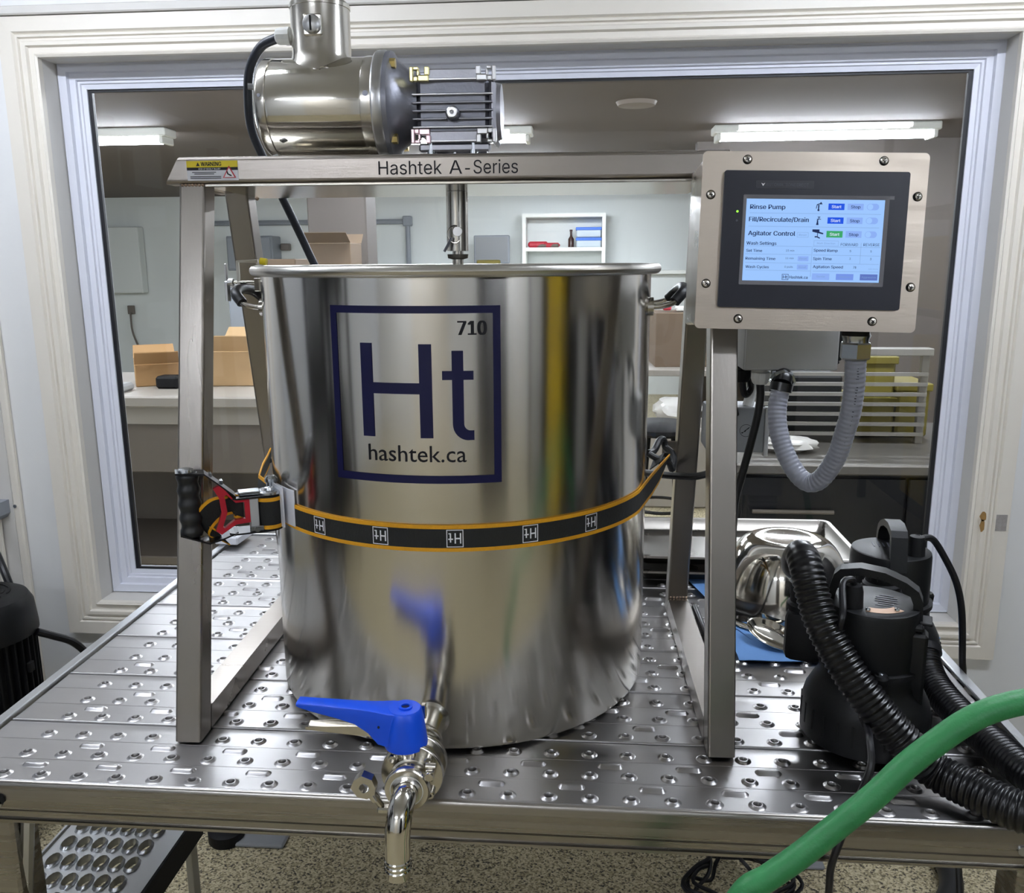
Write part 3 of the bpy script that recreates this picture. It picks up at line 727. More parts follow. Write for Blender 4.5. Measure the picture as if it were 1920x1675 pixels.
for x0, x1 in ((-HX, -HX+T), (HX-T, HX)):
    b = MB(); legprism(b, x0, x1, -HB, -HB+D, LZ, ZT, DY, XS); b.build('front_leg', 'tube', stand, sharp=10)
    b = MB(); legprism(b, x0, x1, HB-D, HB, LZ, ZT, -DY, XS); b.build('rear_leg', 'tube', stand, sharp=10)
    b = MB(); prismx(b, [(-HB+.040, LZ), (HB-.040, LZ), (HB-.040-.0075, T), (-HB+.040+.0075, T)], x0+.0003, x1-.0003, XS); b.build('base_rail', 'tubeh', stand, sharp=10)
    b = MB()
    for k in range(7):
        xx = x0+.004+k*.005; b.cyl(XS @ Vector((xx, .1035+.0155, .786)), XS @ Vector((xx+.003, .1035+.0150, .784)), .0032, n=8)
    b.build('weld_bead', 'weld', stand)
    b = MB()
    for k in range(7):
        xx = x0+.004+k*.005; b.cyl(XS @ Vector((xx, -.1035, .789)), XS @ Vector((xx+.003, -.1035, .788)), .0022, n=8)
    b.build('weld_bead', 'weld', stand)
    b = MB()
    for k in range(6):
        xx = x0+.004+k*.006; b.cyl(XS @ Vector((xx, HB-.047, .0395)), XS @ Vector((xx+.003, HB-.047, .0395)), .0022, n=8)
    b.build('weld_bead', 'weld', stand)
def beam(y0, y1, z0, z1, xa, xb, cut):
    bm = bmesh.new(); R = []
    for sgn, (xl, xh) in ((0, (xa, xa+cut)), (1, (xb, xb-cut))):
        R.append([bm.verts.new(p) for p in ((xl, y0, z0), (xl, y1, z0), (xh, y1, z1), (xh, y0, z1))])
    bm.faces.new(R[0]); bm.faces.new(R[1][::-1])
    for i in range(4): bm.faces.new((R[0][i], R[1][i], R[1][(i+1) % 4], R[0][(i+1) % 4]))
    E = [bm.edges.get((R[0][i], R[1][i])) for i in range(4)]
    bmesh.ops.bevel(bm, geom=E, offset=.006, segments=4, profile=.5, affect='EDGES')
    m = MB(); m.bm(bm, XS); return m
beam(-.1065, -.0685, .790, .8275, -.4175, .405, .022).build('top_beam', 'tubeh', stand, sharp=8)
beam(.0685, .1065, .790, .8275, -.4175, .405, .022).build('top_beam', 'tubeh', stand, sharp=8)
for x0, x1 in ((-HX+.002, -HX+T-.002), (HX-T+.002, HX-.002)):
    MB().box((x0, -.068, .790), (x1, .068, .827), .003, XS).build('side_tube', 'tube', stand)
MB().box((-HX+T+.001, -.1065, .7855), (HX-T-.001, .125, .7897), .001, XS).build('mounting_plate', 'polish2', stand)
# weld tabs for the strap hooks, mounting bracket on the right rear leg
for x0, x1 in ((-HX+T-.002, -HX+T+.022), (HX-T-.024, HX-T+.002)):
    MB().box((x0, .186, .325), (x1, .190, .357), .002, XS).build('strap_tab', 'tubeh', stand)
MB().box((HX-.012, .165, .36), (HX-.008, .20, .43), .001, XS).build('bracket', 'tube', stand)
# sticker on the beam
yb = -.1069
b = MB(); b.box((-.3835, yb-.0003, .7945), (-.3090, yb+.0003, .8215), 0, XS); sk = b.build('warning_sticker', 'sticker', stand)
MB().box((-.3835, yb-.0006, .8125), (-.3090, yb-.0002, .8215), 0, XS).build('yellow_band', 'stickery', sk)
MB().box((-.3835, yb-.0006, .8085), (-.3090, yb-.0002, .8125), 0, XS).build('black_band', 'ink', sk)
b = MB(); text(b, 'WARNING', -.3625, -.3325, .8143, .0056, XS, yb-.0009, .02)
b.add([(-.3695, yb-.0009, .8143), (-.3640, yb-.0009, .8143), (-.36675, yb-.0009, .8195)], [(0, 1, 2)], XS)
for k, (a, c) in enumerate(((-.376, -.341), (-.373, -.344), (-.379, -.334), (-.379, -.334))):
    z = (.8053, .8030, .7993, .7971)[k]; b.box((a, yb-.0009, z), (c, yb-.0005, z+.0009), 0, XS)
b.build('lettering', 'ink', sk)
b = MB(); text(b, 'RISK OF BODILY INJURY', -.366, -.334, .8093, .0022, XS, yb-.0009); b.build('band_lettering', 'white', sk)
tri = lambda s, cx, cz: [(cx-s, cz-s*.58), (cx+s, cz-s*.58), (cx, cz+s*1.15)]
b = MB(); b.add([(x, yb-.0012, z) for x, z in tri(.0098, -.3215, .8035)], [(0, 1, 2)], XS); b.build('hazard_triangle', 'redt', sk, flat=True)
b = MB(); b.add([(x, yb-.0015, z) for x, z in tri(.0074, -.3215, .8030)], [(0, 1, 2)], XS); b.build('triangle_field', 'white', sk, flat=True)
b = MB(); b.add([(x, yb-.0018, z) for x, z in ((-.3255, .8075), (-.3235, .8065), (-.3225, .8035), (-.3185, .8018), (-.3175, .8000), (-.3205, .8005), (-.3245, .8028))], [tuple(range(7))], XS); b.build('hand_symbol', 'ink', sk, flat=True)
b = MB(); text(b, 'Hashtek', -.1060, -.0158, .7995, .0182, XS, yb-.0004); text(b, 'A', -.0055, .0128, .7995, .0182, XS, yb-.0004); text(b, 'Series', .0290, .0915, .7995, .0182, XS, yb-.0004); b.box((.0172, yb-.0006, .8050), (.0240, yb-.0004, .8068), 0, XS); b.build('beam_lettering', 'ink', stand)

# ================================================================== GEAR MOTOR
gm = thing('gear_motor', 'polished steel motor with ribbed cast gearbox on top of the stand', 'motor', (-.146, .413, .79), SR)
G = ROOT[gm.name]
def gx(x, y, z): return G @ Vector((x, y, z))
RX = G @ Matrix.Translation((0, 0, .1225)) @ Matrix.Rotation(pi/2, 4, 'Y')   # lathe axis z -> local +x
hs = MB(); hs.lathe([(0, -.272), (.0705, -.272), (.0712, -.268), (.0712, -.132), (.0705, -.130), (0, -.130)], 64, RX); hs.build('motor_housing', 'polish', gm)
MB().lathe([(0, -.293), (.060, -.293), (.069, -.289), (.0722, -.284), (.0722, -.273), (.0705, -.272), (0, -.272)], 64, RX).build('end_cap', 'polish2', gm)
MB().lathe([(.07, -.131), (.0722, -.130), (.0726, -.128), (.0726, -.114), (.07, -.113)], 64, RX, caps=False).build('end_band', 'polish2', gm)
MB().lathe([(0, -.1135), (.078, -.1135), (.080, -.111), (.080, -.100), (.078, -.097), (0, -.097)], 64, RX).build('motor_flange', 'castl', gm)
MB().lathe([(.079, -.097), (.079, -.090), (.066, -.084), (.050, -.062), (.046, -.050), (0, -.050)], 48, RX).build('adapter_flange', 'castd', gm)
for a in (rad(50), rad(130), rad(230), rad(310)):
    y, z = .069*cos(a), .1225+.069*sin(a)
    MB().cyl(gx(-.091, y, z), gx(-.080, y, z), .0075, n=6).build('hex_bolt', 'brass', gm)
for a in (rad(-30), rad(175)):
    y, z = -.0728*cos(a), .1225+.0728*sin(a)
for x in (-.280, -.121):
    a = rad(6); y, z = -.0718*cos(a), .1225+.0718*sin(a)
    MB().cyl(gx(x, y+.003, z), gx(x, y-.0012, z), .0042 if x > -.2 else .0026, n=14).build('grub_screw', 'castd', gm)
MB().cyl(gx(-.292, -.055, .145), gx(-.300, -.058, .145), .0045, n=6).build('stud', 'bolt', gm)
MB().cyl(gx(-.268, -.045, .046), gx(-.262, -.05, .040), .006, n=6).build('stud', 'bolt', gm)
# terminal box
CB = G @ Matrix.Translation((-.2015, 0, 0))
MB().lathe([(.0545, .152), (.0535, .170), (.0500, .182), (.0465, .189), (.0445, .197), (.0445, .262)], 48, CB, caps=False).build('terminal_neck', 'polish2', gm)
MB().lathe([(.0446, .262), (.0455, .2625), (.0455, .268), (.043, .2715), (0, .2715)], 48, CB, caps=False).build('terminal_lid', 'polish2', gm)
b = MB(); b.box((-.014, -.0475, .216), (.014, -.040, .246), .002, CB); b.build('plug_boss', 'polish2', gm)
b = MB(); b.lathe([(0, 0), (.0135, 0), (.0135, .0035), (.012, .0065), (.007, .0085), (0, .009)], 28, CB @ Matrix.Translation((0, -.0475, .231)) @ Matrix.Rotation(pi/2, 4, 'X')); pg = b.build('blind_plug', 'castl', gm)
MB().box((-.0012, -.0580, .221), (.0012, -.0555, .241), 0, CB @ Matrix.Translation((0, .0, .0)) ).build('slot', 'darkhole', pg)
GLN = CB @ Matrix.Translation((-.043, -.004, .226)) @ Matrix.Rotation(-pi/2, 4, 'Y')
MB().lathe([(0, 0), (.0085, 0), (.0085, .003), (.0135, .0035), (.0135, .010), (.0125, .0105), (.0125, .020), (.011, .024), (.008, .026), (0, .026)], 12, GLN).build('cable_gland', 'gland', gm, sharp=25)
# gearbox
b = MB(); b.box((-.050, -.046, .072), (.058, .046, .160), .006, G); gb = b.build('gearbox_body', 'castd', gm)
for k, z in enumerate((.083, .0945, .106, .1175, .129)):
    b = MB()
    for x0, x1 in (((-.056, -.004), (.013, .0645)) if k in (1, 2) else ((-.056, .0645),)):
        b.box((x0, -.0535, z), (x1, .05, z+.0028), .001, G)
    b.build('fin', 'castl' if k in (0, 4) else 'cast', gm)
b = MB(); b.box((.058, -.050, .066), (.068, .050, .150), .004, G); b.lathe([(0, 0), (.042, 0), (.040, .008), (.02, .010), (0, .010)], 32, G @ Matrix.Translation((.066, 0, .112)) @ Matrix.Rotation(pi/2, 4, 'Y')); b.build('bearing_cover', 'cast', gm)
b = MB(); b.lathe([(.0085, 0), (.0105, 0), (.0105, .009), (.0085, .012), (0, .012)], 20, G @ Matrix.Translation((.0045, -.0475, .1035)) @ Matrix.Rotation(pi/2, 4, 'X')); b.build('plug_seat', 'castd', gm)
b = MB(); b.lathe([(.0085, .012), (.0083, .0145), (.007, .0155), (.0032, .0155), (.0032, .012), (0, .012)], 24, G @ Matrix.Translation((.0045, -.0475, .1035)) @ Matrix.Rotation(pi/2, 4, 'X'), caps=False); b.build('oil_plug', 'castl', gm)
# face bars and slotted feet top and bottom
for zb, flip in ((.1475, 1), (.061, -1)):
    MB().box((-.032, -.054, zb+.001), (.042, -.040, zb+.018), .002, G).build('face_bar', 'cast', gm)
    MB().box((-.032, -.0552, zb+.002), (.042, -.0535, zb+.0045), .0005, G).build('rib', 'castl', gm)
    MB().box((-.032, .040, zb+.001), (.042, .054, zb+.018), .002, G).build('face_bar', 'cast', gm)
    for x0, mir in ((-.058, 1), (.069, -1)):
        def bx(mb, a, c, za, zc): mb.box((min(x0+mir*a, x0+mir*c), -.058, zb+min(za, zc)), (max(x0+mir*a, x0+mir*c), -.046, zb+max(za, zc)), .0012, G)
        h = .0205; b = MB()
        z = (lambda t: t) if flip == 1 else (lambda t: h-t)
        bx(b, 0, .0056, 0, h); bx(b, .0056, .0125, z(.0), z(.0070)); bx(b, .0056, .0135, z(h-.0050), z(h)); bx(b, .0108, .0148, z(.0070), z(h-.0050))
        bx(b, .0125, .0285, z(0), z(.0085)); bx(b, .0222, .0295, z(.0085), z(h))
        b.build('slotted_foot', {(1, 1): 'zinc', (1, -1): 'castl', (-1, 1): 'zincp', (-1, -1): 'castl'}[(flip, mir)], gm)
b = MB(); b.lathe([(0, 0), (.040, 0), (.040, .006), (.036, .010), (.036, .062), (.046, .066), (.050, .070), (.050, .078), (0, .078)], 40, G @ Matrix.Translation((.006, 0, .001))); b.build('output_flange', 'cast', gm)
for a in (-90, -50, -130, -10, 190):
    t = rad(a); c = Vector((.006+.040*cos(t), .040*sin(t), 0)); d = Vector((cos(t), sin(t), 0)); s = Vector((-sin(t), cos(t), 0))*.0018
    b = MB(); P = [c-d*.006-s, c+d*.006-s, c+d*.006+s, c-d*.006+s]
    b.add([tuple(p+Vector((0, 0, .006))) for p in P]+[tuple(p+Vector((0, 0, .068))) for p in P], [(3, 2, 1, 0), (4, 5, 6, 7), (0, 1, 5, 4), (1, 2, 6, 5), (2, 3, 7, 6), (3, 0, 4, 7)], G); b.build('rib', 'cast', gm)
for x in (-.030, .034):
    MB().cyl(gx(x, -.046, .042), gx(x, -.046, .066), .0045, n=14).build('cap_screw', 'bolt', gm); MB().cyl(gx(x, -.046, .042), gx(x, -.046, .052), .0062, n=16).build('cap_screw', 'bolt', gm)
MB().box((-.048, -.050, .0375+.012), (.060, -.040, .062), .003, G).build('flange_plate', 'cast', gm)
# grey cable of the motor
b = MB(); b.tube([(-.416, .41, 1.0155), (-.446, .42, 1.006), (-.474, .44, .978), (-.491, .47, .937), (-.498, .495, .896), (-.492, .52, .858), (-.486, .538, .835), (-.473, .55, .794), (-.455, .58, .733), (-.44, .62, .671), (-.421, .68, .60), (-.39, .74, .45), (-.36, .78, .25), (-.35, .80, .0125), (-.30, .83, .0115), (-.2, .85, .0115)], .0072, 12, 8)
alone(b.build('motor_cable', 'motorcab'), 'thick dark grey cable from the motor gland down behind the pot', 'cable')

# ================================================================== STOCK POT
PC = Vector((-.1444, .4138, .0038)); PR = .3045
pot = thing('stock_pot', 'large stainless steel stock pot with square navy emblem', 'pot', PC)
XP = ROOT[pot.name]
MB().lathe([(0, .0), (PR-.008, .0), (PR-.002, .0025), (PR, .008), (PR, .662), (PR-.0025, .662), (PR-.0025, .012), (0, .010)], 128, XP, caps=False).build('body', 'pot', pot)
b = MB(); b.lathe([(PR+.0075+.0078*cos(t*pi/6), .6630+.0078*sin(t*pi/6)) for t in range(13)], 128, XP, caps=False); b.build('rolled_rim', 'rim', pot)
def onpot(s, z, r=.0006): a = rad(-93.6)+s/PR; return Vector((PC.x+(PR+r)*cos(a), PC.y+(PR+r)*sin(a), z))
def wrapbox(mb, s0, s1, z0, z1, r=.0006, r1=None):
    n = max(1, int((s1-s0)/.005)); vs = []
    for i in range(n+1):
        s = s0+(s1-s0)*i/n; vs += [onpot(s, z0, r), onpot(s, z1, r)]
    mb.add(vs, [(2*i, 2*i+2, 2*i+3, 2*i+1) for i in range(n)])
b = MB(); fo = (-.1152, .1152, .3925, .6240); fi = (-.1055, .1055, .4030, .6145)
wrapbox(b, fo[0], fo[1], fi[3], fo[3]); wrapbox(b, fo[0], fo[1], fo[2], fi[2]); wrapbox(b, fo[0], fi[0], fi[2], fi[3]); wrapbox(b, fi[1], fo[1], fi[2], fi[3])
b.build('emblem_frame', 'navy', pot)
b = MB(); wrapbox(b, -.0702, -.0535, .4537, .5765); wrapbox(b, .0095, .0262, .4535, .5757); wrapbox(b, -.0535, .0095, .5112, .5255)
# t with a curved foot
wrapbox(b, .0394, .0797, .5298, .5413); wrapbox(b, .0520, .0668, .5413, .5672); wrapbox(b, .0520, .0668, .4720, .5298)
vs = []; 
for i in range(9):
    t = pi+i*pi/16; vs.append(onpot(.0520+.0205+.0205*cos(t), .4720+.0215*sin(t)))
for i in range(9):
    t = 3*pi/2-i*pi/16; vs.append(onpot(.0668+.0080+.0080*cos(t), .4720+.0085*sin(t)))
b.add(vs, [(i, i+1, 16-i, 17-i) for i in range(8)])
wrapbox(b, .0725, .0797, .4507, .4635)
b.build('emblem_letters', 'navy', pot)
b = MB(); text(b, '710', .0600, .0978, .5872, .0176, None, 0, .03, onpot, .004); b.build('emblem_number', 'ink', pot)
PLAIN = True
b = MB(); text(b, 'hashtek.ca', -.0640, .0690, .4216, .0215, None, 0, 0, onpot, .004); b.build('emblem_address', 'ink', pot); PLAIN = False
# loop handles left and right
def pothandle(sg):
    cx, cy = PC.x, PC.y; P = []
    for y in (-.055, -.055, -.055, -.05, 0, .05, .055, .055, .055): P.append(y)
    r0 = math.sqrt(PR**2-.055**2)
    pts = [(r0-.002, -.055, .610), (r0+.02, -.055, .611), (r0+.038, -.052, .617), (r0+.052, -.040, .632), (r0+.055, 0, .637), (r0+.052, .040, .632), (r0+.038, .052, .617), (r0+.02, .055, .611), (r0-.002, .055, .610)]
    b = MB(); b.tube([(cx+sg*x, cy+y, z) for x, y, z in pts], .0045, 12, 6); h = b.build('loop_handle', 'polish2', pot)
    g = MB(); g.tube([(cx+sg*x, cy+y, z) for x, y, z in pts[2:7]], .0085, 12, 5); g.build('grip', 'rubber', h)
    for y in (-.055, .055):
        m = MB(); a = math.atan2(y, sg*r0); 
        m.cyl((cx+sg*(r0-.003), cy+y, .610), (cx+sg*(r0+.006), cy+y, .610), .014, n=18); m.build('handle_plate', 'polish2', h)
pothandle(-1); pothandle(1)
# outlet spout on the pot
b = MB(); b.lathe([(.030, -.006), (.024, .004), (.0205, .010), (.0205, .058)], 32, Matrix.Translation((-.1515, PC.y-PR, .052)) @ Matrix.Rotation(pi/2, 4, 'X'), caps=False); b.build('outlet_spout', 'polish2', pot)

# ================================================================== AGITATOR SHAFT
sh = thing('agitator_shaft', 'vertical steel shaft with pinned coupling under the motor', 'shaft', (-.1437, .41, .30))
MB().cyl((-.1437, .41, .695), (-.1437, .41, .7850), .0168, n=32).build('coupling', 'polish2', sh)
MB().lathe([(.0168, .690), (.0170, .690), (.0160, .684), (.0088, .682)], 32, Matrix.Translation((-.1437, .41, 0)), caps=False).build('chamfer', 'polish2', sh)
MB().cyl((-.1437, .41, .30), (-.1437, .41, .70), .0086, n=24).build('shaft', 'polish2', sh)
MB().cyl((-.141, .39, .7245), (-.141, .432, .7245), .0072, n=20).build('clevis_pin', 'castl', sh)
MB().tube([(-.141+.0105*cos(t*pi/8)-.004, .3885, .720+.013*sin(t*pi/8)) for t in range(3, 15)], .0013, 6, 2).build('ring_clip', 'polish2', sh)
MB().tube([(-.150, .3885, .715), (-.156, .388, .704), (-.162, .388, .694)], .0022, 8, 2).build('clip_tail', 'castd', sh)
for a in range(3):
    t = a*2*pi/3; b = MB(); b.box((.008, -.004, .30), (.16, .004, .36), .002, Matrix.Translation((-.1437, .41, 0)) @ Matrix.Rotation(t, 4, 'Z')); b.build('paddle', 'polish2', sh)

# ================================================================== OUTLET VALVE
vx, vz = -.1515, .052
va = thing('ball_valve', 'steel drain valve with blue lever and bent spout at the foot of the pot', 'valve', (vx, -.01, .0))
def VY(y): return Matrix.Translation((vx, y, vz)) @ Matrix.Rotation(pi/2, 4, 'X')     # lathe z -> -y
MB().lathe([(.021, 0), (.0265, 0), (.0275, .003), (.0275, .009), (.0265, .012), (.021, .012)], 40, VY(.0525), caps=False).build('ferrule', 'polish2', va)
MB().lathe([(.0, -.001), (.0225, -.001), (.0255, .002), (.0255, .014), (.030, .016), (.030, .030), (0, .030)], 40, VY(.0395)).build('valve_collar', 'polish2', va)
b = MB(); b.lathe([(0, 0), (.0385, 0), (.0395, .0015), (.0395, .0095), (.0385, .011), (0, .011)], 48, VY(.012)); b.build('flange', 'polish2', va)
MB().lathe([(0, 0), (.0345, 0), (.0345, .018), (0, .018)], 40, VY(.001)).build('valve_body', 'polish2', va)
b = MB(); b.lathe([(0, 0), (.0385, 0), (.0395, .0015), (.0395, .008), (.0385, .0095), (0, .0095)], 48, VY(-.016)); b.build('flange', 'polish2', va)
for a in (45, 135, 225, 315):
    t = rad(a); x, z = vx+.0325*cos(t), vz+.0325*sin(t)
    MB().lathe([(0, 0), (.0058, 0), (.0058, .007), (.005, .008), (.0028, .008), (.0028, .004), (0, .004)], 18, Matrix.Translation((x, -.0255, z)) @ Matrix.Rotation(pi/2, 4, 'X')).build('cap_screw', 'polish2', va)
MB().lathe([(.026, 0), (.026, .008), (.0235, .009), (.0235, .020), (.025, .021), (0, .021)], 40, VY(-.0255)).build('outlet_neck', 'polish2', va)
# clamp ring with hinge bolt and wing nut
b = MB(); b.lathe([(.0205, 0), (.0265, 0), (.0282, .003), (.0282, .010), (.0265, .013), (.0205, .013)], 48, VY(-.0465), caps=False); cl = b.build('clamp_ring', 'polish2', va)
b = MB(); b.cyl((vx+.028, -.045, vz+.020), (vx+.028, -.061, vz+.020), .005, n=14); b.cyl((vx+.022, -.046, vz+.026), (vx+.034, -.046, vz+.026), .0042, n=14); b.box((vx+.023, -.058, vz+.012), (vx+.033, -.048, vz+.026), .002); b.build('hinge', 'polish2', cl)
b = MB(); b.box((vx-.038, -.059, vz-.034), (vx-.020, -.047, vz-.026), .002, None); b.tube([(vx-.033, -.053, vz-.026), (vx-.043, -.053, vz-.012)], .0042, 10, 0); b.build('clamp_bolt', 'polish2', cl)
b = MB(); c = Vector((vx-.0505, -.053, vz-.0015)); d = Vector((-.55, 0, .83)).normalized(); s = Vector((.83, 0, .55))
b.tube([c-d*.020, c-d*.006], lambda t: .0060-.0005*t, 12, 0)
P = [c+d*p+s*q for p, q in ((-.011, -.006), (-.002, -.0145), (.012, -.0145), (.018, -.005), (.018, .007), (.007, .0145), (-.004, .012), (-.011, .006))]
H = [c+d*p+s*q for p, q in ((-.003, -.003), (-.001, -.006), (.006, -.006), (.009, -.002), (.009, .003), (.004, .006), (-.001, .005), (-.003, .003))]
vs = []
for off in (-.0065, .0065):
    for p in P+H: vs.append(p+Vector((0, off, 0)))
fs = []
for i in range(8):
    j = (i+1) % 8; fs += [(i, j, 8+j, 8+i), (16+i, 24+i, 24+j, 16+j), (i, 16+i, 16+j, j), (8+i, 8+j, 24+j, 24+i)]
b.add(vs, fs); b.build('wing_nut', 'polish2', cl)
# spout: bend and hose barb
P = [(vx, -.058, vz), (vx, -.066, vz)]+[(vx-.0005*k, -.066-.030*sin(k*pi/16), vz-.030+.030*cos(k*pi/16)) for k in range(1, 9)]+[(vx-.0045, -.0962, vz-.04), (vx-.005, -.0962, vz-.062)]
MB().tube(P, .0152, 28, 4, caps=False).build('spout_bend', 'polish', va)
pr = [(.0152, 0)]
for k in range(3): pr += [(.0152, -.002-.0062*k), (.0163, -.0035-.0062*k), (.0150, -.0078-.0062*k)]
pr += [(.0148, -.027), (.0125, -.027), (.0125, 0)]
MB().lathe(pr, 32, Matrix.Translation((vx-.005, -.0962, vz-.061)), caps=False).build('hose_barb', 'polish', va)
MB().lathe([(.0196, .0018), (.0205, .0018), (.0205, .0026), (.0196, .0026)], 36, VY(-.0572), caps=False).build('gasket_lip', 'gland', va)
MB().lathe([(.0200, -.004), (.0200, .0024), (.0185, .0030), (.0152, .0055)], 36, VY(-.0572), caps=False).build('spout_ferrule', 'polish2', va)
# toothed lever stop under the lever
b = MB()
for k in range(22):
    t = 2*pi*k/22; b.box((.0205, -.0011, .0), (.0235, .0011, .011), 0, Matrix.Translation((vx-.010, -.008, .0765)) @ Matrix.Rotation(t, 4, 'Z'))
b.lathe([(0, 0), (.0205, 0), (.0205, .011), (0, .011)], 28, Matrix.Translation((vx-.010, -.008, .0765))); b.build('index_ring', 'polish2', va)
# lever: hub and tapering arm in one plastic moulding
hx_, hy_ = vx-.010, -.008
def lever():
    bm = bmesh.new(); secs = []
    # arm along -x; each section: x, half width y, z bottom, z top
    S = [(.0, .0205, .0985, .1330), (-.018, .0200, .0890, .1335), (-.032, .0165, .0905, .1342), (-.045, .0140, .1040, .1350), (-.062, .0128, .1150, .1358), (-.085, .0118, .1215, .1370), (-.110, .0108, .1270, .1383), (-.132, .0102, .1330, .1395), (-.136, .0098, .1350, .1396)]
    vs = []
    for x, w, za, zb in S:
        vs.append([bm.verts.new((hx_+x, hy_+sy*w*k, z)) for sy, z, k in ((-1, za, 1), (1, za, 1), (1, zb, .93), (-1, zb, .93))])
    for i in range(len(S)-1):
        for k in range(4): bm.faces.new((vs[i][k], vs[i+1][k], vs[i+1][(k+1) % 4], vs[i][(k+1) % 4]))
    bm.faces.new(vs[0]); bm.faces.new(vs[-1][::-1])
    bmesh.ops.recalc_face_normals(bm, faces=bm.faces[:])
    bmesh.ops.bevel(bm, geom=[e for e in bm.edges if abs(e.verts[0].co.x-e.verts[1].co.x) > .002], offset=.0018, segments=2, profile=.5, affect='EDGES')
    return bm
b = MB(); b.bm(lever())
b.lathe([(0, 0), (.0270, 0), (.0275, .004), (.0262, .016), (.0235, .036), (.0212, .0475), (.0195, .0495), (0, .0495)], 36, Matrix.Translation((hx_, hy_, .0845)))
lv = b.build('lever', 'blue', va, sharp=40)
MB().lathe([(.0055, 0), (.0085, 0), (.0085, .0022), (.0055, .0026), (.0055, .0), (0, -.0)], 24, Matrix.Translation((hx_+.001, hy_, .1338)), caps=False).build('lever_eye', 'blue', lv)
MB().cyl((hx_+.001, hy_, .1335), (hx_+.001, hy_, .1343), .0056, n=18).build('eye_hole', 'navy', lv)
MB().cyl((hx_-.030, hy_-.0163, .115), (hx_-.030, hy_-.0175, .115), .0016, n=10).build('pin', 'darkhole', lv)
b = MB()
for k in range(2): b.add([(hx_-.030, hy_-.010+.020*k, .0975), (hx_-.060, hy_-.010+.020*k, .0985), (hx_-.126, hy_-.008+.016*k, .1030), (hx_-.126, hy_-.008+.016*k, .1068), (hx_-.060, hy_-.010+.020*k, .1110), (hx_-.030, hy_-.010+.020*k, .1100)], [tuple(range(6))])
b.add([(hx_-.030, hy_-.010, .1005), (hx_-.030, hy_+.010, .1005), (hx_-.126, hy_+.008, .1030), (hx_-.126, hy_-.008, .1030)], [(0, 1, 2, 3)])
b.build('trigger', 'polish2', va, flat=True)
MB().box((hx_+.018, hy_+.012, .112), (hx_+.024, hy_+.020, .131), .001).build('latch_tip', 'polish2', lv)

# ================================================================== CONTROL BOX
BW, BH, BD = .268, .2132, .118
ctl = thing('control_box', 'steel control box with touch screen, tilted on the right front leg', 'control panel', (0, 0, 0))
BM = Matrix(((.99965, -.01452, .02216, .3302), (.01293, .99746, .0701, .1286), (-.02312, -.06979, .99729, .6986), (0, 0, 0, 1)))
ctl.matrix_world = BM; ROOT[ctl.name] = BM
def rrect(w, h, r, n=5):
    out = []
    for cx, cz, a0 in ((w/2-r, h/2-r, 0), (-w/2+r, h/2-r, 90), (-w/2+r, -h/2+r, 180), (w/2-r, -h/2+r, 270)):
        for k in range(n+1): a = rad(a0+90*k/n); out.append((cx+r*cos(a), cz+r*sin(a)))
    return out
def shift(p, dx, dz): return [(x+dx, z+dz) for x, z in p]
b = MB(); b.prism(rrect(BW-.006, BH-.008, .006), .0035, BD, BM); b.build('enclosure_body', 'side', ctl)
b = MB(); b.prism(rrect(BW, BH, .006), 0, .003, BM); b.build('face_plate', 'face', ctl)
MB().prism(rrect(BW-.004, BH-.004, .006), .0028, .0038, BM).build('lid_seal', 'darkhole', ctl)
for i, (x, z) in enumerate(((-.0807, .097), (.0806, .0969), (-.1225, .0552), (.1233, .0557), (-.1227, -.0515), (.1239, -.0516), (-.0811, -.0938), (.0816, -.0938))):
    sx = BM @ Matrix.Translation((x, 0, z)) @ Matrix.Rotation(pi/2, 4, 'X')
    b = MB(); b.lathe([(0, 0), (.0056, 0), (.0056, .0006), (0, .0006)], 20, sx); w = b.build('screw', 'darkhole', ctl)
    MB().lathe([(.0046, 0), (.0046, .0016), (.0036, .0030), (.0015, .0034), (0, .0034)], 20, sx, caps=False).build('screw_head', 'polish2', w)
    rr_ = sx @ Matrix.Rotation(random.random()*3, 4, 'Z'); b = MB(); b.box((-.0024, -.0005, .003), (.0024, .0005, .0036), 0, rr_); b.box((-.0005, -.0024, .003), (.0005, .0024, .0036), 0, rr_); b.build('cross_slot', 'darkhole', w)
bz = MB(); bz.prism(shift(rrect(.2190, .1634, .003), .0015, .0018), -.0055, .0, BM); bz = bz.build('touch_panel', 'bezel', ctl)
b = MB(); o_ = shift(rrect(.1728, .1072, .0008, 1), .0025, .0015); i_ = shift(rrect(.1640, .0980, .0004, 1), .0020, .0016)
vs = [(x, -.0062, z) for x, z in o_]+[(x, -.0057, z) for x, z in i_]+[(x, -.0054, z) for x, z in o_]; n = len(o_)
b.add(vs, [(i, (i+1) % n, n+(i+1) % n, n+i) for i in range(n)]+[(2*n+i, 2*n+(i+1) % n, (i+1) % n, i) for i in range(n)], BM); b.build('screen_frame', 'bezelf', bz)
b = MB(); b.box((-.0800, -.0058, -.0472), (.0838, -.0056, .0504), 0, BM); b.build('screen', 'scr', bz)
MB().box((.0890, -.0058, .0511), (.0945, -.0054, .0552), 0, BM).build('screen_tab', 'bezelf', bz)
b = MB(); b.prism(shift(rrect(.0686, .0092, .001, 2), -.0355, .0672), -.0062, -.0054, BM); b.build('badge', 'badge', bz)
b = MB(); text(b, 'AUTOMATIONDIRECT', -.0585, -.0075, .0652, .0036, BM, -.0064); b.build('badge_lettering', 'badget', bz)
b = MB(); b.add([(-.0640, -.0064, .0690), (-.0592, -.0064, .0690), (-.0616, -.0064, .0650), (-.0616, -.0064, .0677)], [(0, 3, 2), (3, 1, 2)], BM); b.build('badge_mark', 'white', bz, flat=True)
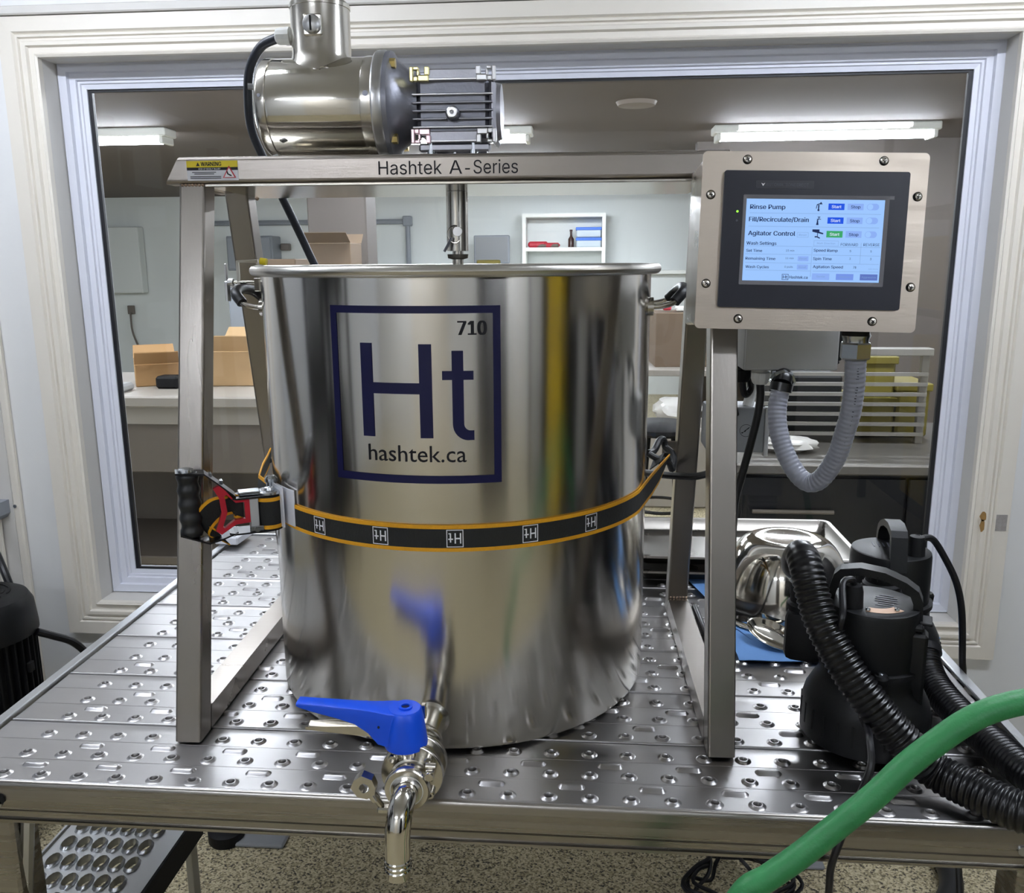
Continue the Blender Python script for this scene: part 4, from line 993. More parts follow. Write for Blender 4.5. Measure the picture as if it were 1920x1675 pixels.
for z, m in ((.0351, 'led'), (.0244, 'badget')):
    MB().cyl(BM @ Vector((-.0903, -.0055, z)), BM @ Vector((-.0903, -.0060, z)), .0013, n=14).build('indicator_light', m, bz)
# what the screen shows (flat, on the screen)
Ys = -.0060
def bars(name, m, L, y=Ys):
    b = MB()
    for x0, x1, z0, z1 in L: b.add([(x0, y, z0), (x1, y, z0), (x1, y, z1), (x0, y, z1)], [(0, 1, 2, 3)], BM)
    return b.build(name, m, bz, flat=True)
h = .00018
bars('screen_rules', 'scr_line', [(-.0755, .0800, .0336-h, .0336+h), (-.0762, .0791, .0178-h, .0178+h), (-.078, .0012, -.0055-h, -.0055+h), (.0022, .0824, -.0054-h, -.0054+h), (-.078, .001, -.0152-h, -.0152+h), (.003, .0827, -.0154-h, -.0154+h), (-.0775, .0011, -.0255-h, -.0255+h), (.0036, .0821, -.0254-h, -.0254+h), (-.077, .0013, -.0345-h, -.0345+h), (.0042, .0823, -.0345-h, -.0345+h), (.0017-h, .0017+h, -.0415, -.0056), (.0595-h, .0595+h, -.025, 0.)])
bars('start_button', 'scr_start', [(.0175, .0365, .0382, .0457)]); bars('start_button', 'scr_start', [(.0175, .0365, .0220, .0295)])
bars('start_button', 'scr_green', [(.0174, .0366, .0057, .0135)])
for r in ((.0402, .0590, .0383, .0458), (.0402, .0590, .0220, .0296), (.0402, .0590, .0058, .0136)): bars('stop_button', 'scr_btn', [r])
for r in ((-.0147, -.0019, -.0229, -.0171), (-.0150, -.0020, -.0330, -.0270)): bars('reset_button', 'scr_btn', [r])
bars('mode_button', 'scr_btn', [(.0037, .0245, -.0450, -.0373)])
bars('mode_button', 'scr_btn2', [(.0323, .0531, -.0447, -.0374)]); bars('mode_button', 'scr_btn3', [(.0609, .0817, -.0446, -.0373)])
def outline(x0, x1, z0, z1, t=.0003): return [(x0, x1, z1-t, z1), (x0, x1, z0, z0+t), (x0, x0+t, z0, z1), (x1-t, x1, z0, z1)]
bars('button_outline', 'scr_line', outline(-.0173, -.0039, .0053, .0113), Ys-.0001); bars('button_outline', 'scr_line', outline(.0031, .0325, -.0044, .0018), Ys-.0001)
for z in (.04225, .0260, .0097):
    b = MB(); b.add([(x, Ys, zz) for x, zz in shift(rrect(.0143, .0077, .00384, 6), .0700, z)], [tuple(range(28))], BM); b.build('toggle_track', 'scr_btn', bz, flat=True)
    b = MB(); b.add([(.0668+.0034*cos(k*pi/10), Ys-.0002, z+.0034*sin(k*pi/10)) for k in range(20)], [tuple(range(20))], BM); b.build('toggle_knob', 'scr', bz, flat=True)
b = MB()
for t, x0, x1, z, c, bo in (('Rinse Pump', -.0755, -.0334, .0382, .0052, .02), ('Fill/Recirculate/Drain', -.0761, -.0047, .0235, .0052, .02), ('Agitator Control', -.0761, -.0196, .0070, .0052, .02),
        ('Wash Settings', -.0774, -.0414, -.0042, .0038, .015), ('Set Time', -.0772, -.0580, -.0128, .0032, .015), ('Remaining Time', -.0775, -.0415, -.0222, .0032, .015), ('Wash Cycles', -.0770, -.0487, -.0322, .0032, .015),
        ('15 min', -.0295, -.0195, -.0117, .0022, 0), ('11 min', -.0295, -.0197, -.0208, .0022, 0), ('0 pulls', -.0300, -.0200, -.0311, .0022, 0), ('FORWARD', .0353, .0557, -.0040, .0032, 0), ('REVERSE', .0622, .0810, -.0038, .0032, 0),
        ('Speed Ramp', .0036, .0322, -.0113, .0032, .015), ('Spin Time', .0036, .0258, -.0213, .0032, .015), ('Agitation Speed', .0040, .0398, -.0309, .0032, .015),
        ('5', .0464, .0482, -.0112, .0024, 0), ('5', .0709, .0726, -.0113, .0024, 0), ('3', .0466, .0482, -.0204, .0024, 0), ('3', .0711, .0729, -.0203, .0024, 0), ('78', .0520, .0556, -.0307, .0026, .01), ('Hashtek.ca', -.0236, -.0014, -.0440, .0034, .012), ('Ht', -.0312, -.0257, -.0443, .0040, .01),
        ('Stop', .0440, .0553, .0403, .0034, .015), ('Stop', .0440, .0553, .0240, .0034, .015), ('Stop', .0440, .0553, .0078, .0034, .015)):
    text(b, t, x0, x1, z, c, BM, Ys-.0003, bo)
for x0, x1, z0, z1 in outline(-.0324, -.0245, -.0457, -.0387, .0005): b.add([(x0, Ys-.0003, z0), (x1, Ys-.0003, z0), (x1, Ys-.0003, z1), (x0, Ys-.0003, z1)], [(0, 1, 2, 3)], BM)
# icons: shower tap, water tap, mixer
def poly(P): b.add([(x, Ys-.0003, z) for x, z in P], [tuple(range(len(P)))], BM)
poly([(.0028, .0395), (.0036, .0395), (.0042, .0432), (.0062, .0446), (.0062, .0456), (.0036, .0444)]); poly([(.0056, .0445), (.0086, .0474), (.0104, .0446)]); poly([(.0052, .0440), (.0068, .0440), (.0066, .0385), (.0052, .0385)]); poly([(.0046, .0385), (.0072, .0385), (.0070, .0366), (.0050, .0366)])
poly([(.0050, .0275), (.0096, .0275), (.0096, .0262), (.0084, .0270), (.0050, .0258)]); poly([(.0068, .0275), (.0076, .0275), (.0076, .0292), (.0068, .0292)]); poly([(.0056, .0300), (.0088, .0300), (.0088, .0292), (.0056, .0292)]); poly([(.0048, .0258), (.0066, .0258), (.0066, .0240), (.0072, .0202), (.0042, .0202), (.0050, .0240)])
poly([(.0004, .0150), (.0088, .0150), (.0088, .0122), (.0136, .0108), (.0134, .0092), (.0004, .0122)]); poly([(.0064, .0110), (.0072, .0108), (.0072, .0066), (.0064, .0066)]); poly([(.0036, .0070), (.0064, .0070), (.0100, .0052), (.0096, .0040), (.0062, .0056), (.0036, .0054)])
b.build('screen_lettering', 'scr_txt', bz, flat=True)
b = MB()
for z in (.0403, .0240, .0078): text(b, 'Start', .0213, .0328, z, .0034, BM, Ys-.0003, .015)
b.build('start_lettering', 'scr_lite', bz, flat=True)
b = MB()
for t, x0, x1, z, c in (('Reset', -.0152, -.0060, .0071, .0024), ('Multi Direction', .0070, .0285, -.0024, .0022), ('Reset', -.0128, -.0038, -.0211, .0024), ('Reset', -.0130, -.0040, -.0312, .0024), ('Gentle', .0090, .0190, -.0420, .0020), ('Medium', .0370, .0485, -.0420, .0022), ('Aggressive', .0628, .0798, -.0420, .0022), ('sub menu', .0701, .0815, -.0316, .0014)):
    text(b, t, x0, x1, z, c, BM, Ys-.0003)
b.build('small_lettering', 'scr_line', bz, flat=True)
MB().cyl(BM @ Vector((.082, .060, -BH/2+.004)), BM @ Vector((.082, .060, -BH/2-.006)), .017, n=24).build('knockout_ring', 'darkhole', ctl)
# bracket that holds the box on the leg
MB().box((.235, .2462, .62), (.262, .2520, .68), .001).build('mounting_bracket', 'side', ctl)

# ================================================================== CONDUIT, JUNCTION BOXES, CABLE
cd = thing('flexible_conduit', 'grey flexible conduit looping from the control box to the junction box', 'conduit', (.41, .19, .35))
hp = Vector((.4145, .196, .592))
MB().lathe([(.0165, .0), (.0165, -.008), (.0185, -.012), (.0165, -.017), (.0165, -.022)], 28, Matrix.Translation(hp), caps=True).build('connector_body', 'bolt', cd)
MB().lathe([(0, 0), (.0195, 0), (.0205, -.002), (.0205, -.020), (.0195, -.022), (0, -.022)], 6, Matrix.Translation(hp+Vector((0, 0, -.021))) @ Matrix.Rotation(.35, 4, 'Z')).build('hex_nut', 'bolt', cd, flat=True)
CP = [(.4165, .198, .550), (.4195, .205, .514), (.4195, .212, .476), (.4165, .222, .444), (.412, .232, .411), (.4035, .244, .384), (.394, .254, .367), (.383, .264, .362), (.371, .274, .370), (.3585, .284, .390), (.349, .294, .414), (.3435, .303, .440), (.3435, .311, .466), (.347, .316, .486)]
b = MB(); b.tube(CP, .0136, 20, 8, rib=(.0065, .0003)); hz_ = b.build('conduit_hose', 'conduit', cd)
b = MB(); Pm = smooth(CP, 10)
for k in range(4, 62):
    if k % 9 in (0, 1): continue
    p = Pm[k]; q = Pm[k+1]; d = (q-p).normalized(); v = (Vector((.056, -.983, .677))-p).normalized(); s = d.cross(v).normalized()
    L = (q-p).length*random.choice((.35, .5, .6)); c = p+v*.0141-s*.003; w = random.choice((.0012, .0016, .0020))
    b.add([c-s*w, c+s*w, c+s*w+d*L*.5, c-s*w+d*L*.5], [(0, 1, 2, 3)])
b.build('print_line', 'ink', hz_, flat=True)
b = MB(); b.tube([(.3475, .3165, .488), (.350, .318, .500)], .0165, 20, 0); b.tube([(.350, .318, .499), (.353, .325, .507), (.355, .340, .507)], .0135, 18, 4); b.build('elbow_connector', 'blackg', cd)
MB().lathe([(.0155, 0), (.019, .001), (.019, .007), (.0155, .008)], 8, Matrix.Translation((.352, .322, .500)) @ Matrix.Rotation(rad(-60), 4, 'X'), caps=False).build('lock_ring', 'bolt', cd, flat=True)
jb = thing('junction_box', 'pale grey junction box hanging right below the control box', 'box', (.362, .38, .516))
MB().box((.2945, .335, .516), (.4330, .435, .63), .004, None, 2).build('box_body', 'jbox', jb); MB().box((.2960, .328, .5175), (.4315, .3355, .63), .003, None, 2).build('lid', 'jbox', jb)
b = MB(); b.box((.434, .36, .528), (.447, .40, .592), .003); b.tube([(.440, .375, .53), (.442, .375, .522)], .005, 8, 0); b.build('side_latch', 'blackm', jb)
MB().box((.338, .335, .486), (.360, .345, .5165), .001).build('conduit_bracket', 'bolt', jb)
b = MB(); b.lathe([(0, 0), (.011, 0), (.011, -.006), (.0145, -.007), (.0145, -.016), (.0125, -.022), (.010, -.025), (0, -.025)], 10, Matrix.Translation((.3285, .37, .516))); b.build('cable_gland', 'gland', jb, sharp=25)
b = MB(); b.lathe([(0, 0), (.011, 0), (.011, -.006), (.0145, -.007), (.0145, -.016), (.0125, -.022), (.010, -.025), (0, -.025)], 10, Matrix.Translation((.3045, .395, .516))); b.build('cable_gland', 'blackm', jb, sharp=25)
b = MB(); b.tube([(.3285, .37, .493), (.330, .37, .470), (.327, .37, .44), (.320, .37, .402), (.309, .37, .350), (.300, .37, .307), (.2985, .372, .26), (.299, .38, .21), (.298, .40, .15), (.292, .43, .06), (.288, .48, .0105), (.283, .55, .0105), (.280, .64, .0105)], .0062, 12, 8)
alone(b.build('control_cable', 'cable'), 'black cable from the junction box gland down behind the right front leg', 'cable')
b = MB(); b.tube([(.3045, .395, .493), (.312, .40, .470), (.322, .41, .478), (.318, .415, .498), (.300, .42, .502), (.290, .425, .482), (.298, .43, .455), (.306, .44, .43)], .0055, 10, 8)
alone(b.build('looped_lead', 'cable'), 'short black lead curled between the two junction boxes', 'cable')
j2 = thing('isolator_box', 'darker grey square box with a round printed mark behind the right leg', 'box', (.33, .47, .366))
MB().box((.262, .455, .366), (.352, .52, .441), .004, None, 2).build('box_body', 'jbox2', j2); MB().box((.262, .446, .366), (.3555, .4555, .4415), .002).build('lid', 'jbox2', j2); MB().box((.3545, .443, .360), (.3615, .456, .4425), .001).build('lid_edge', 'jbox', j2)
b = MB(); n = 28; c = (.325, .403); vs = [(c[0]+r*cos(2*pi*k/n), .4455, c[1]+r*sin(2*pi*k/n)) for r in (.0105, .0098) for k in range(n)]
b.add(vs, [(k, (k+1) % n, n+(k+1) % n, n+k) for k in range(n)])
for P in (((-.005, -.003), (-.001, -.002), (.001, .001), (-.001, .0015), (-.003, -.001)), ((.001, .001), (.004, .003), (.006, .006), (.005, .006), (.0025, .004), (.0, .002)), ((-.007, -.005), (-.004, -.004), (-.005, -.0025), (-.0075, -.003))):
    b.add([(c[0]+x, .4455, c[1]+z) for x, z in P], [tuple(range(len(P)))])
b.build('round_mark', 'ink', j2, flat=True)
b = MB(); b.tube([(.330, .47, .441), (.334, .47, .458), (.333, .46, .475), (.331, .44, .50), (.331, .42, .518)], .009, 10, 6); b.build('link_tube', 'gland', j2)
b = MB(); b.tube([(.300, .50, .364), (.292, .505, .325), (.262, .515, .308), (.235, .53, .303), (.20, .56, .298), (.15, .62, .290), (.10, .68, .285), (.0, .74, .27), (-.05, .76, .20), (-.06, .77, .0108), (.0, .80, .0108)], .0065, 10, 8)
alone(b.build('power_cable', 'cable'), 'black cable crossing level between the pot and the right rear leg', 'cable')

# ================================================================== RATCHET STRAP
strap = thing('ratchet_strap', 'black and yellow ratchet strap pulled round the front of the pot', 'strap', (-.40, .22, .28))
R0 = PR+.0016
def sp(a, r=R0, z=.3175): return Vector((PC.x+r*cos(rad(a)), PC.y+r*sin(rad(a)), z))
path = [Vector((.2010, .492, .3345)), Vector((.186, .440, .330)), Vector((.168, .385, .324))]+[sp(a) for a in range(-20, -149, -3)]
path += [Vector((-.412, .222, .3235)), Vector((-.418, .216, .3238))]
UPZ = Vector((0, 0, 1)); ups = []
for i, p in enumerate(path):
    ups.append(Vector((.30, -.1, .95)).normalized() if i == 0 else Vector((.12, -.04, .99)).normalized() if i == 1 else UPZ)
MB().band(path, ups, .0270, .0016).build('webbing', 'web', strap)
for s in (-1, 1):
    b = MB(); b.band([p+u*(s*.0158) for p, u in zip(path, ups)], ups, .0052, .0020); b.build('yellow_edge', 'yel', strap)
def onstrap(s, z): return onpot(s, z, .0032)
for c in (-.154, -.0503, .0517, .154, .254):
    w, hh, t = .0112, .0122, .0011; zc = .3178; b = MB()
    for x0, x1, z0, z1 in ((c-w, c+w, zc+hh-t, zc+hh), (c-w, c+w, zc-hh, zc-hh+t), (c-w, c-w+t, zc-hh, zc+hh), (c+w-t, c+w, zc-hh, zc+hh),
                           (c+.0065, c+.0083, zc-.0070, zc+.0075), (c-.0005, c+.0013, zc-.0070, zc+.0075), (c+.0013, c+.0065, zc-.001, zc+.001),
                           (c-.0068, c-.0050, zc-.0055, zc+.0075), (c-.0088, c-.0025, zc-.0018, zc+.0000), (c-.0085, c-.0060, zc+.0060, zc+.0075)):
        wrapbox(b, x0, x1, z0, z1, .0030)
    b.build('woven_mark', 'white', strap)
# right hook on the tab of the rear leg
b = MB(); b.tube([(.171, .495, .352), (.182, .515, .353), (.192, .535, .366), (.200, .545, .366), (.2045, .545, .352), (.214, .53, .345), (.2165, .515, .334), (.212, .500, .322)], .0062, 10, 5)
b.tube([(.170, .493, .352), (.185, .490, .344), (.203, .492, .339), (.212, .500, .322)], .0056, 10, 4); hk = b.build('wire_hook', 'rubber', strap)
b = MB(); b.band([Vector((.2005, .491, .334)), Vector((.196, .497, .345)), Vector((.188, .493, .346)), Vector((.181, .470, .336))], Vector((.75, -.05, .60)).normalized(), .024, .0016); b.build('sewn_loop', 'webm', strap)
# ratchet: two side plates, drum, spool, grip and red trigger
AX = Vector((.895, .447, 0)).normalized()          # along the ratchet, towards the pot
AC = Vector((.447, -.895, 0))                       # towards the viewer
OR = Vector((-.4065, .205, 0))
def rp(u, v, z): return OR+AX*u+AC*v+Vector((0, 0, z))
RXM = Matrix(((AX.x, AC.x, 0, OR.x), (AX.y, AC.y, 0, OR.y), (0, 0, 1, 0), (0, 0, 0, 1)))
def plate(name, m, P, z0, z1, X=RXM):
    n = len(P); b = MB(); b.add([(u, v, z0) for u, v in P]+[(u, v, z1) for u, v in P], [tuple(range(n)), tuple(range(2*n-1, n-1, -1))]+[(i, n+i, n+(i+1) % n, (i+1) % n) for i in range(n)], X); return b.build(name, m, strap, sharp=25)
disc = [(.024*cos(t*pi/8), .018*sin(t*pi/8)) for t in range(-4, 5)]
plate('upper_plate', 'blackg', disc+[(-.040, .018), (-.050, .010), (-.050, -.010), (-.040, -.018)], .3475, .3500)
plate('lower_plate', 'blackg', disc+[(-.044, .018), (-.052, .010), (-.052, -.010), (-.044, -.018)], .2955, .2980)
# handle arms rise and fall outward to the grip
def arm(name, zs):
    b = MB(); P = [(-.040, zs[0]), (-.062, zs[1]), (-.080, zs[2]), (-.118, zs[3])]; vs = []
    for u, z in P:
        for v, dz in ((-.015, -.0013), (.015, -.0013), (.015, .0013), (-.015, .0013)): vs.append((u, v, z+dz))
    fs = [(i*4+k, i*4+(k+1) % 4, i*4+4+(k+1) % 4, i*4+4+k) for i in range(3) for k in range(4)]+[(3, 2, 1, 0), (12, 13, 14, 15)]
    b.add(vs, fs, RXM); return b.build(name, 'blackg', strap, sharp=20)
ua = arm('upper_arm', (.351, .372, .388, .392)); arm('lower_arm', (.2985, .291, .287, .303))
for u in (-.058, -.072):
    z = .370 if u == -.058 else .382
    b = MB(); b.box((u-.002, -.006, z), (u+.002, .006, z+.0055), 0, RXM); b.build('slot', 'bolt', ua)
g_ = MB(); prof = [(0, .298), (.0135, .298), (.0150, .301)]
for k in range(25): prof.append((.0148+.0012*cos(k*2*pi/6), .304+.0034*k))
prof += [(.0145, .389), (.012, .391), (0, .391)]
g_.lathe(prof, 24, Matrix.Translation(rp(-.102, 0, 0))); g_.build('grip', 'rubber', strap)
MB().lathe([(0, .392), (.011, .392), (.0105, .3955), (.006, .397), (0, .397)], 20, Matrix.Translation(rp(-.104, 0, 0))).build('grip_bolt', 'bolt', strap)
# red trigger frame
def frame(name, m, outer, inner, v0, v1):
    n = len(outer); vs = []
    for v in (v0, v1):
        vs += [rp(u, v, z) for u, z in outer]+[rp(u, v, z) for u, z in inner]
    fs = []
    for i in range(n):
        j = (i+1) % n; fs += [(i, j, n+j, n+i), (2*n+i, 3*n+i, 3*n+j, 2*n+j), (i, 2*n+i, 2*n+j, j), (n+i, n+j, 3*n+j, 3*n+i)]
    b = MB(); b.add(vs, fs); return b.build(name, m, strap, sharp=25)
frame('red_trigger', 'red', [(-.022, .348), (-.022, .312), (-.042, .311), (-.063, .298), (-.070, .304), (-.061, .330), (-.063, .352), (-.070, .366), (-.060, .371), (-.044, .349)],
      [(-.029, .343), (-.029, .318), (-.044, .317), (-.058, .307), (-.0605, .309), (-.053, .330), (-.055, .350), (-.056, .354), (-.053, .356), (-.041, .343)], .004, .014)
MB().box((-.022, -.012, .298), (-.010, .016, .3475), .001, RXM).build('pawl_plate', 'jbox', strap)
b = MB(); b.box((-.024, .015, .2985), (-.004, .0185, .306), .001, RXM); b.cyl(rp(-.014, .019, .302), rp(-.014, .022, .302), .004, n=14); b.build('pawl_bolt', 'bolt', strap)
MB().box((-.036, -.012, .3505), (-.006, .010, .356), .001, RXM).build('spring_plate', 'bolt', strap)
MB().lathe([(0, .2985), (.0185, .2985), (.0185, .347), (0, .347)], 28, Matrix.Translation(rp(.006, 0, 0))).build('drum_webbing', 'webm', strap)
for z in (.2995, .3405): MB().lathe([(.0185, z), (.0192, z), (.0192, z+.0055), (.0185, z+.0055)], 28, Matrix.Translation(rp(.006, 0, 0)), caps=False).build('yellow_edge', 'yel', strap)
MB().lathe([(0, .350), (.0185, .350), (.0185, .353), (.017, .3545), (.008, .3545), (.007, .358), (0, .359)], 28, Matrix.Translation(rp(.008, 0, 0))).build('drum_cap', 'bolt', strap)
MB().cyl(rp(.014, -.026, .335), rp(.014, -.026, .364), .0075, n=16).build('spool_bolt', 'bolt', strap); MB().lathe([(0, .360), (.0095, .360), (.0095, .365), (.006, .369), (0, .369)], 20, Matrix.Translation(rp(.014, -.026, 0))).build('spool_cap', 'bolt', strap)
# pale pads between ratchet and pot
for k, (a0, a1, r, za, zb) in enumerate(((-150, -137, .012, .300, .360), (-147, -134, .0065, .302, .356))):
    b = MB(); P = [sp(a0+(a1-a0)*i/6, PR+r-.004*i/6*k, .33) for i in range(7)]; b.band(P, UPZ, zb-za, .002); b.build('guard_pad', 'sticker', strap)
# loose tail behind the trigger
T1 = [rp(-.030, .000, .330), rp(-.050, .003, .338), rp(-.068, .004, .335), rp(-.084, .003, .320), rp(-.088, -.002, .306), rp(-.074, -.004, .298), rp(-.062, -.002, .290)]
TP = smooth(T1, 6); U1 = []
for i in range(len(TP)): U1.append((AX*(-.55)+UPZ*.8+AC*.2).normalized() if i > 4 else UPZ)
MB().band(TP, U1, .030, .0016).build('tail_webbing', 'webm', strap)
for s in (-1, 1): MB().band([p+u*(s*.0158) for p, u in zip(TP, U1)], U1, .0046, .0021).build('yellow_edge', 'yel', strap)
# left hook to the rear leg
b = MB(); b.tube([(-.495, .56, .362), (-.500, .545, .352), (-.508, .525, .343), (-.510, .505, .334), (-.505, .498, .328)], .0048, 10, 5); b.build('wire_hook', 'rubber', strap)
P = [Vector((-.5045, .497, .336)), Vector((-.486, .43, .338)), Vector((-.468, .36, .340)), Vector((-.448, .29, .338)), rp(.014, -.026, .335)]
MB().band(P, Vector((.12, .1, .98)).normalized(), .026, .0016).build('anchor_webbing', 'webm', strap)
for s in (-1, 1): MB().band([p+Vector((.12, .1, .98)).normalized()*(s*.015) for p in P], Vector((.12, .1, .98)).normalized(), .005, .0021).build('yellow_edge', 'yel', strap)

# rim clamp on the left side of the rim
rc = thing('rim_clamp', 'small steel screw clamp hooked over the left of the pot rim', 'clamp', (-.475, .40, .62))
b = MB(); b.tube([(-.500, .40, .636), (-.500, .40, .681), (-.466, .40, .6815)], .0034, 4, 0); b.build('hook_bar', 'rim', rc)
b = MB(); b.box((-.470, .386, .634), (-.462, .414, .655), .001); b.build('pad', 'polish2', rc)
MB().cyl((-.520, .40, .648), (-.466, .40, .648), .0028, n=12).build('screw', 'polish2', rc)
b = MB(); b.box((-.522, .394, .618), (-.517, .406, .650), .001); b.box((-.5215, .397, .650), (-.5185, .403, .678), .001); b.lathe([(0, 0), (.006, 0), (.006, .008), (0, .008)], 12, Matrix.Translation((-.517, .40, .648)) @ Matrix.Rotation(pi/2, 4, 'Y')); b.build('wing_lever', 'castl', rc)
b = MB(); b.cyl((-.462, .40, .6815), (-.452, .40, .680), .0055, n=14); b.build('yellow_cap', 'stickery', rc)

# ================================================================== PUMPS
def pump(loc, rz, label, group):
    o = thing('submersible_pump', label, 'pump', loc, rz, group); X = ROOT[o.name]
    b = MB(); b.lathe([(0, .002), (.082, .002), (.087, .005), (.0875, .02), (.0868, .050), (.0835, .064), (.0755, .080), (.0690, .090), (.0665, .098), (.0655, .118), (0, .118)], 48, X); bs = b.build('base_skirt', 'blackp', o, sharp=25)
    for k in range(26):
        if k % 13 in (10, 11, 12): continue
        t = 2*pi*k/26; c = X @ Matrix.Rotation(t, 4, 'Z'); m = MB(); m.box((.0855, -.0016, .022), (.0878, .0016, .052), 0, c); m.build('strainer_slot', 'darkhole', bs)
    MB().lathe([(.0645, .113), (.0695, .114), (.0695, .121), (.063, .122)], 48, X, caps=False).build('clamp_band', 'blackm', o)
    for a in (-75, 40, 165):
        t = rad(a); c = X @ Matrix.Translation((.0685*cos(t), .0685*sin(t), .122)); m = MB(); m.lathe([(0, -.010), (.010, -.010), (.011, 0), (.0085, .004), (0, .004)], 16, c); lug = m.build('screw_lug', 'blackm', o)
        m = MB(); m.lathe([(0, .004), (.0042, .004), (.004, .006), (.002, .007), (0, .007)], 6, c); m.build('screw_head', 'bolt', lug)
    b = MB(); b.lathe([(.0, .118), (.0630, .118), (.0635, .150), (.0625, .198), (.0610, .2035), (.0575, .205), (0, .205)], 48, X); b.build('motor_body', 'blackp', o, sharp=25)
    b = MB(); b.box((.042, -.034, .055), (.072, -.006, .178), .004, X); b.box((.048, -.030, .178), (.066, -.010, .188), .003, X); b.build('side_column', 'blackp', o)
    b = MB(); b.box((.060, -.02, .186), (.076, .012, .190), .001, X); b.box((.056, -.004, .190), (.060, .0, .212), .001, X); b.build('cord_hook', 'blackm', o)
    # discharge elbow
    b = MB(); b.tube([(-.040, .020, .135), (-.075, .028, .135)], .030, 20, 0)
    b.v = [X @ v for v in b.v]; b.box((-.118, -.004, .092), (-.062, .060, .170), .012, X, 2); b.lathe([(0, .168), (.029, .168), (.029, .176), (.025, .180), (.025, .192), (0, .192)], 28, X @ Matrix.Translation((-.090, .028, 0))); b.build('discharge_elbow', 'blackm', o)
    # handle
    P = [(-.066, .186), (-.060, .215), (-.054, .240), (-.046, .249), (-.020, .2545), (.012, .2515), (.040, .241), (.056, .230), (.062, .216), (.064, .188)]
    I = [(-.053, .200), (-.049, .216), (-.044, .234), (-.040, .239), (-.018, .2435), (.010, .2405), (.034, .232), (.046, .222), (.050, .212), (.051, .200)]
    vs = []; n = len(P)
    for y in (-.0125, .0125): vs += [(x, y, z) for x, z in P]+[(x, y, z) for x, z in I]
    fs = []
    for i in range(n-1): fs += [(i, i+1, n+i+1, n+i), (2*n+i, 3*n+i, 3*n+i+1, 2*n+i+1), (i, 2*n+i, 2*n+i+1, i+1), (n+i, n+i+1, 3*n+i+1, 3*n+i)]
    fs += [(0, n, 3*n, 2*n), (n-1, 3*n-1, 4*n-1, 2*n-1)]
    b = MB(); b.add(vs, fs, X); hd = b.build('carry_handle', 'blackp', o, sharp=25)
    b = MB()
    for k in range(9):
        x = -.034+.009*k; z = .2425-.0000*k-.00022*(k-2)**2*.9; b.box((x, -.0130, z-.004), (x+.0012, -.0120, z+.004), 0, X)
    b.build('handle_rib', 'darkhole', hd)
    # cord boss, plate, moulded print
    b = MB(); b.lathe([(.0, .2), (.0150, .2), (.0140, .206), (.0130, .228), (.0110, .236), (0, .237)], 20, X @ Matrix.Translation((-.026, -.032, 0))); b.build('cord_boss', 'blackm', o)
    b = MB(); vs = []
    for r in (.030, .047):
        for k in range(9): t = rad(-100+8.5*k); vs.append((r*cos(t), r*sin(t), .2056))
    b.add(vs, [(k, k+1, 10+k, 9+k) for k in range(8)], X); cp = b.build('metal_plate', 'copper', o, flat=True)
    for a in (-98, -40): t = rad(a); m = MB(); m.lathe([(0, 0), (.0035, 0), (.003, .002), (0, .003)], 12, X @ Matrix.Translation((.040*cos(t), .040*sin(t), .2058))); m.build('screw', 'bolt', cp)
    b = MB()
    for k in range(6):
        y = -.016+.008*k; w = .030*random.uniform(.6, 1)
        b.box((.008-w/2+.008, y, .2052), (.008+w/2+.008, y+.0022, .2057), 0, X)
    b.build('moulded_print', 'badget', o)
    return o
p1 = pump((.466, .197, .0045), rad(-20), 'black submersible pump in front, with a ribbed hose running down across it', 'submersible pumps')
p2 = pump((.566, .425, .0065), rad(82), 'black submersible pump standing behind the front one, handle seen end on', 'submersible pumps')

# ribbed hoses
d1 = ROOT[p1.name] @ Vector((-.090, .028, .190)); d2 = ROOT[p2.name] @ Vector((-.090, .028, .190))
H1 = [tuple(d1+Vector((0, 0, .002))), tuple(d1+Vector((-.004, -.002, .04))), (.3655, .226, .250), (.3650, .208, .270), (.3665, .184, .262), (.372, .160, .230), (.383, .133, .192), (.4115, .104, .143), (.444, .083, .101), (.478, .067, .064), (.512, .058, .0345), (.545, .026, .0305), (.575, -.008, .0300), (.605, -.028, .0300), (.640, -.055, .024), (.70, -.11, -.04), (.76, -.18, -.25)]
rh = thing('ribbed_hose', 'black ribbed hose draped from the front pump down to the platform edge', 'hose', (.45, .1, .03), 0, 'ribbed pump hoses')
b = MB(); b.tube(H1, lambda t: .0224+.0022*min(1, max(0, (t-.25)/.35)), 24, 10, rib=(.0078, .0012, .11)); b.build('hose', 'blackg', rh)
MB().tube([Vector(H1[0])+Vector((0, 0, -.002)), Vector(H1[0])+Vector((0, 0, .016))], .0262, 22, 0).build('hose_cuff', 'blackm', rh)
H2 = [tuple(d2+Vector((0, 0, .002))), tuple(d2+Vector((.004, -.008, .03))), tuple(d2+Vector((.022, -.03, .042))), tuple(d2+Vector((.040, -.055, .0)))]
q = d2
H2 = [(.600, .345, .075), (.597, .318, .052), (.600, .280, .036), (.608, .212, .0285), (.619, .140, .0285), (.632, .072, .0285), (.652, .024, .0285), (.695, -.002, .030), (.76, -.02, .0), (.84, -.02, -.15)]
rh2 = thing('ribbed_hose', 'black ribbed hose leaving from behind the pumps along the right edge', 'hose', (.62, .15, .03), 0, 'ribbed pump hoses')
b = MB(); b.tube(H2, .0228, 24, 10, rib=(.0066, .0010)); b.build('hose', 'blackg', rh2)
MB().tube([H2[0], (.5985, .336, .067)], .0262, 22, 0).build('hose_cuff', 'blackm', rh2)
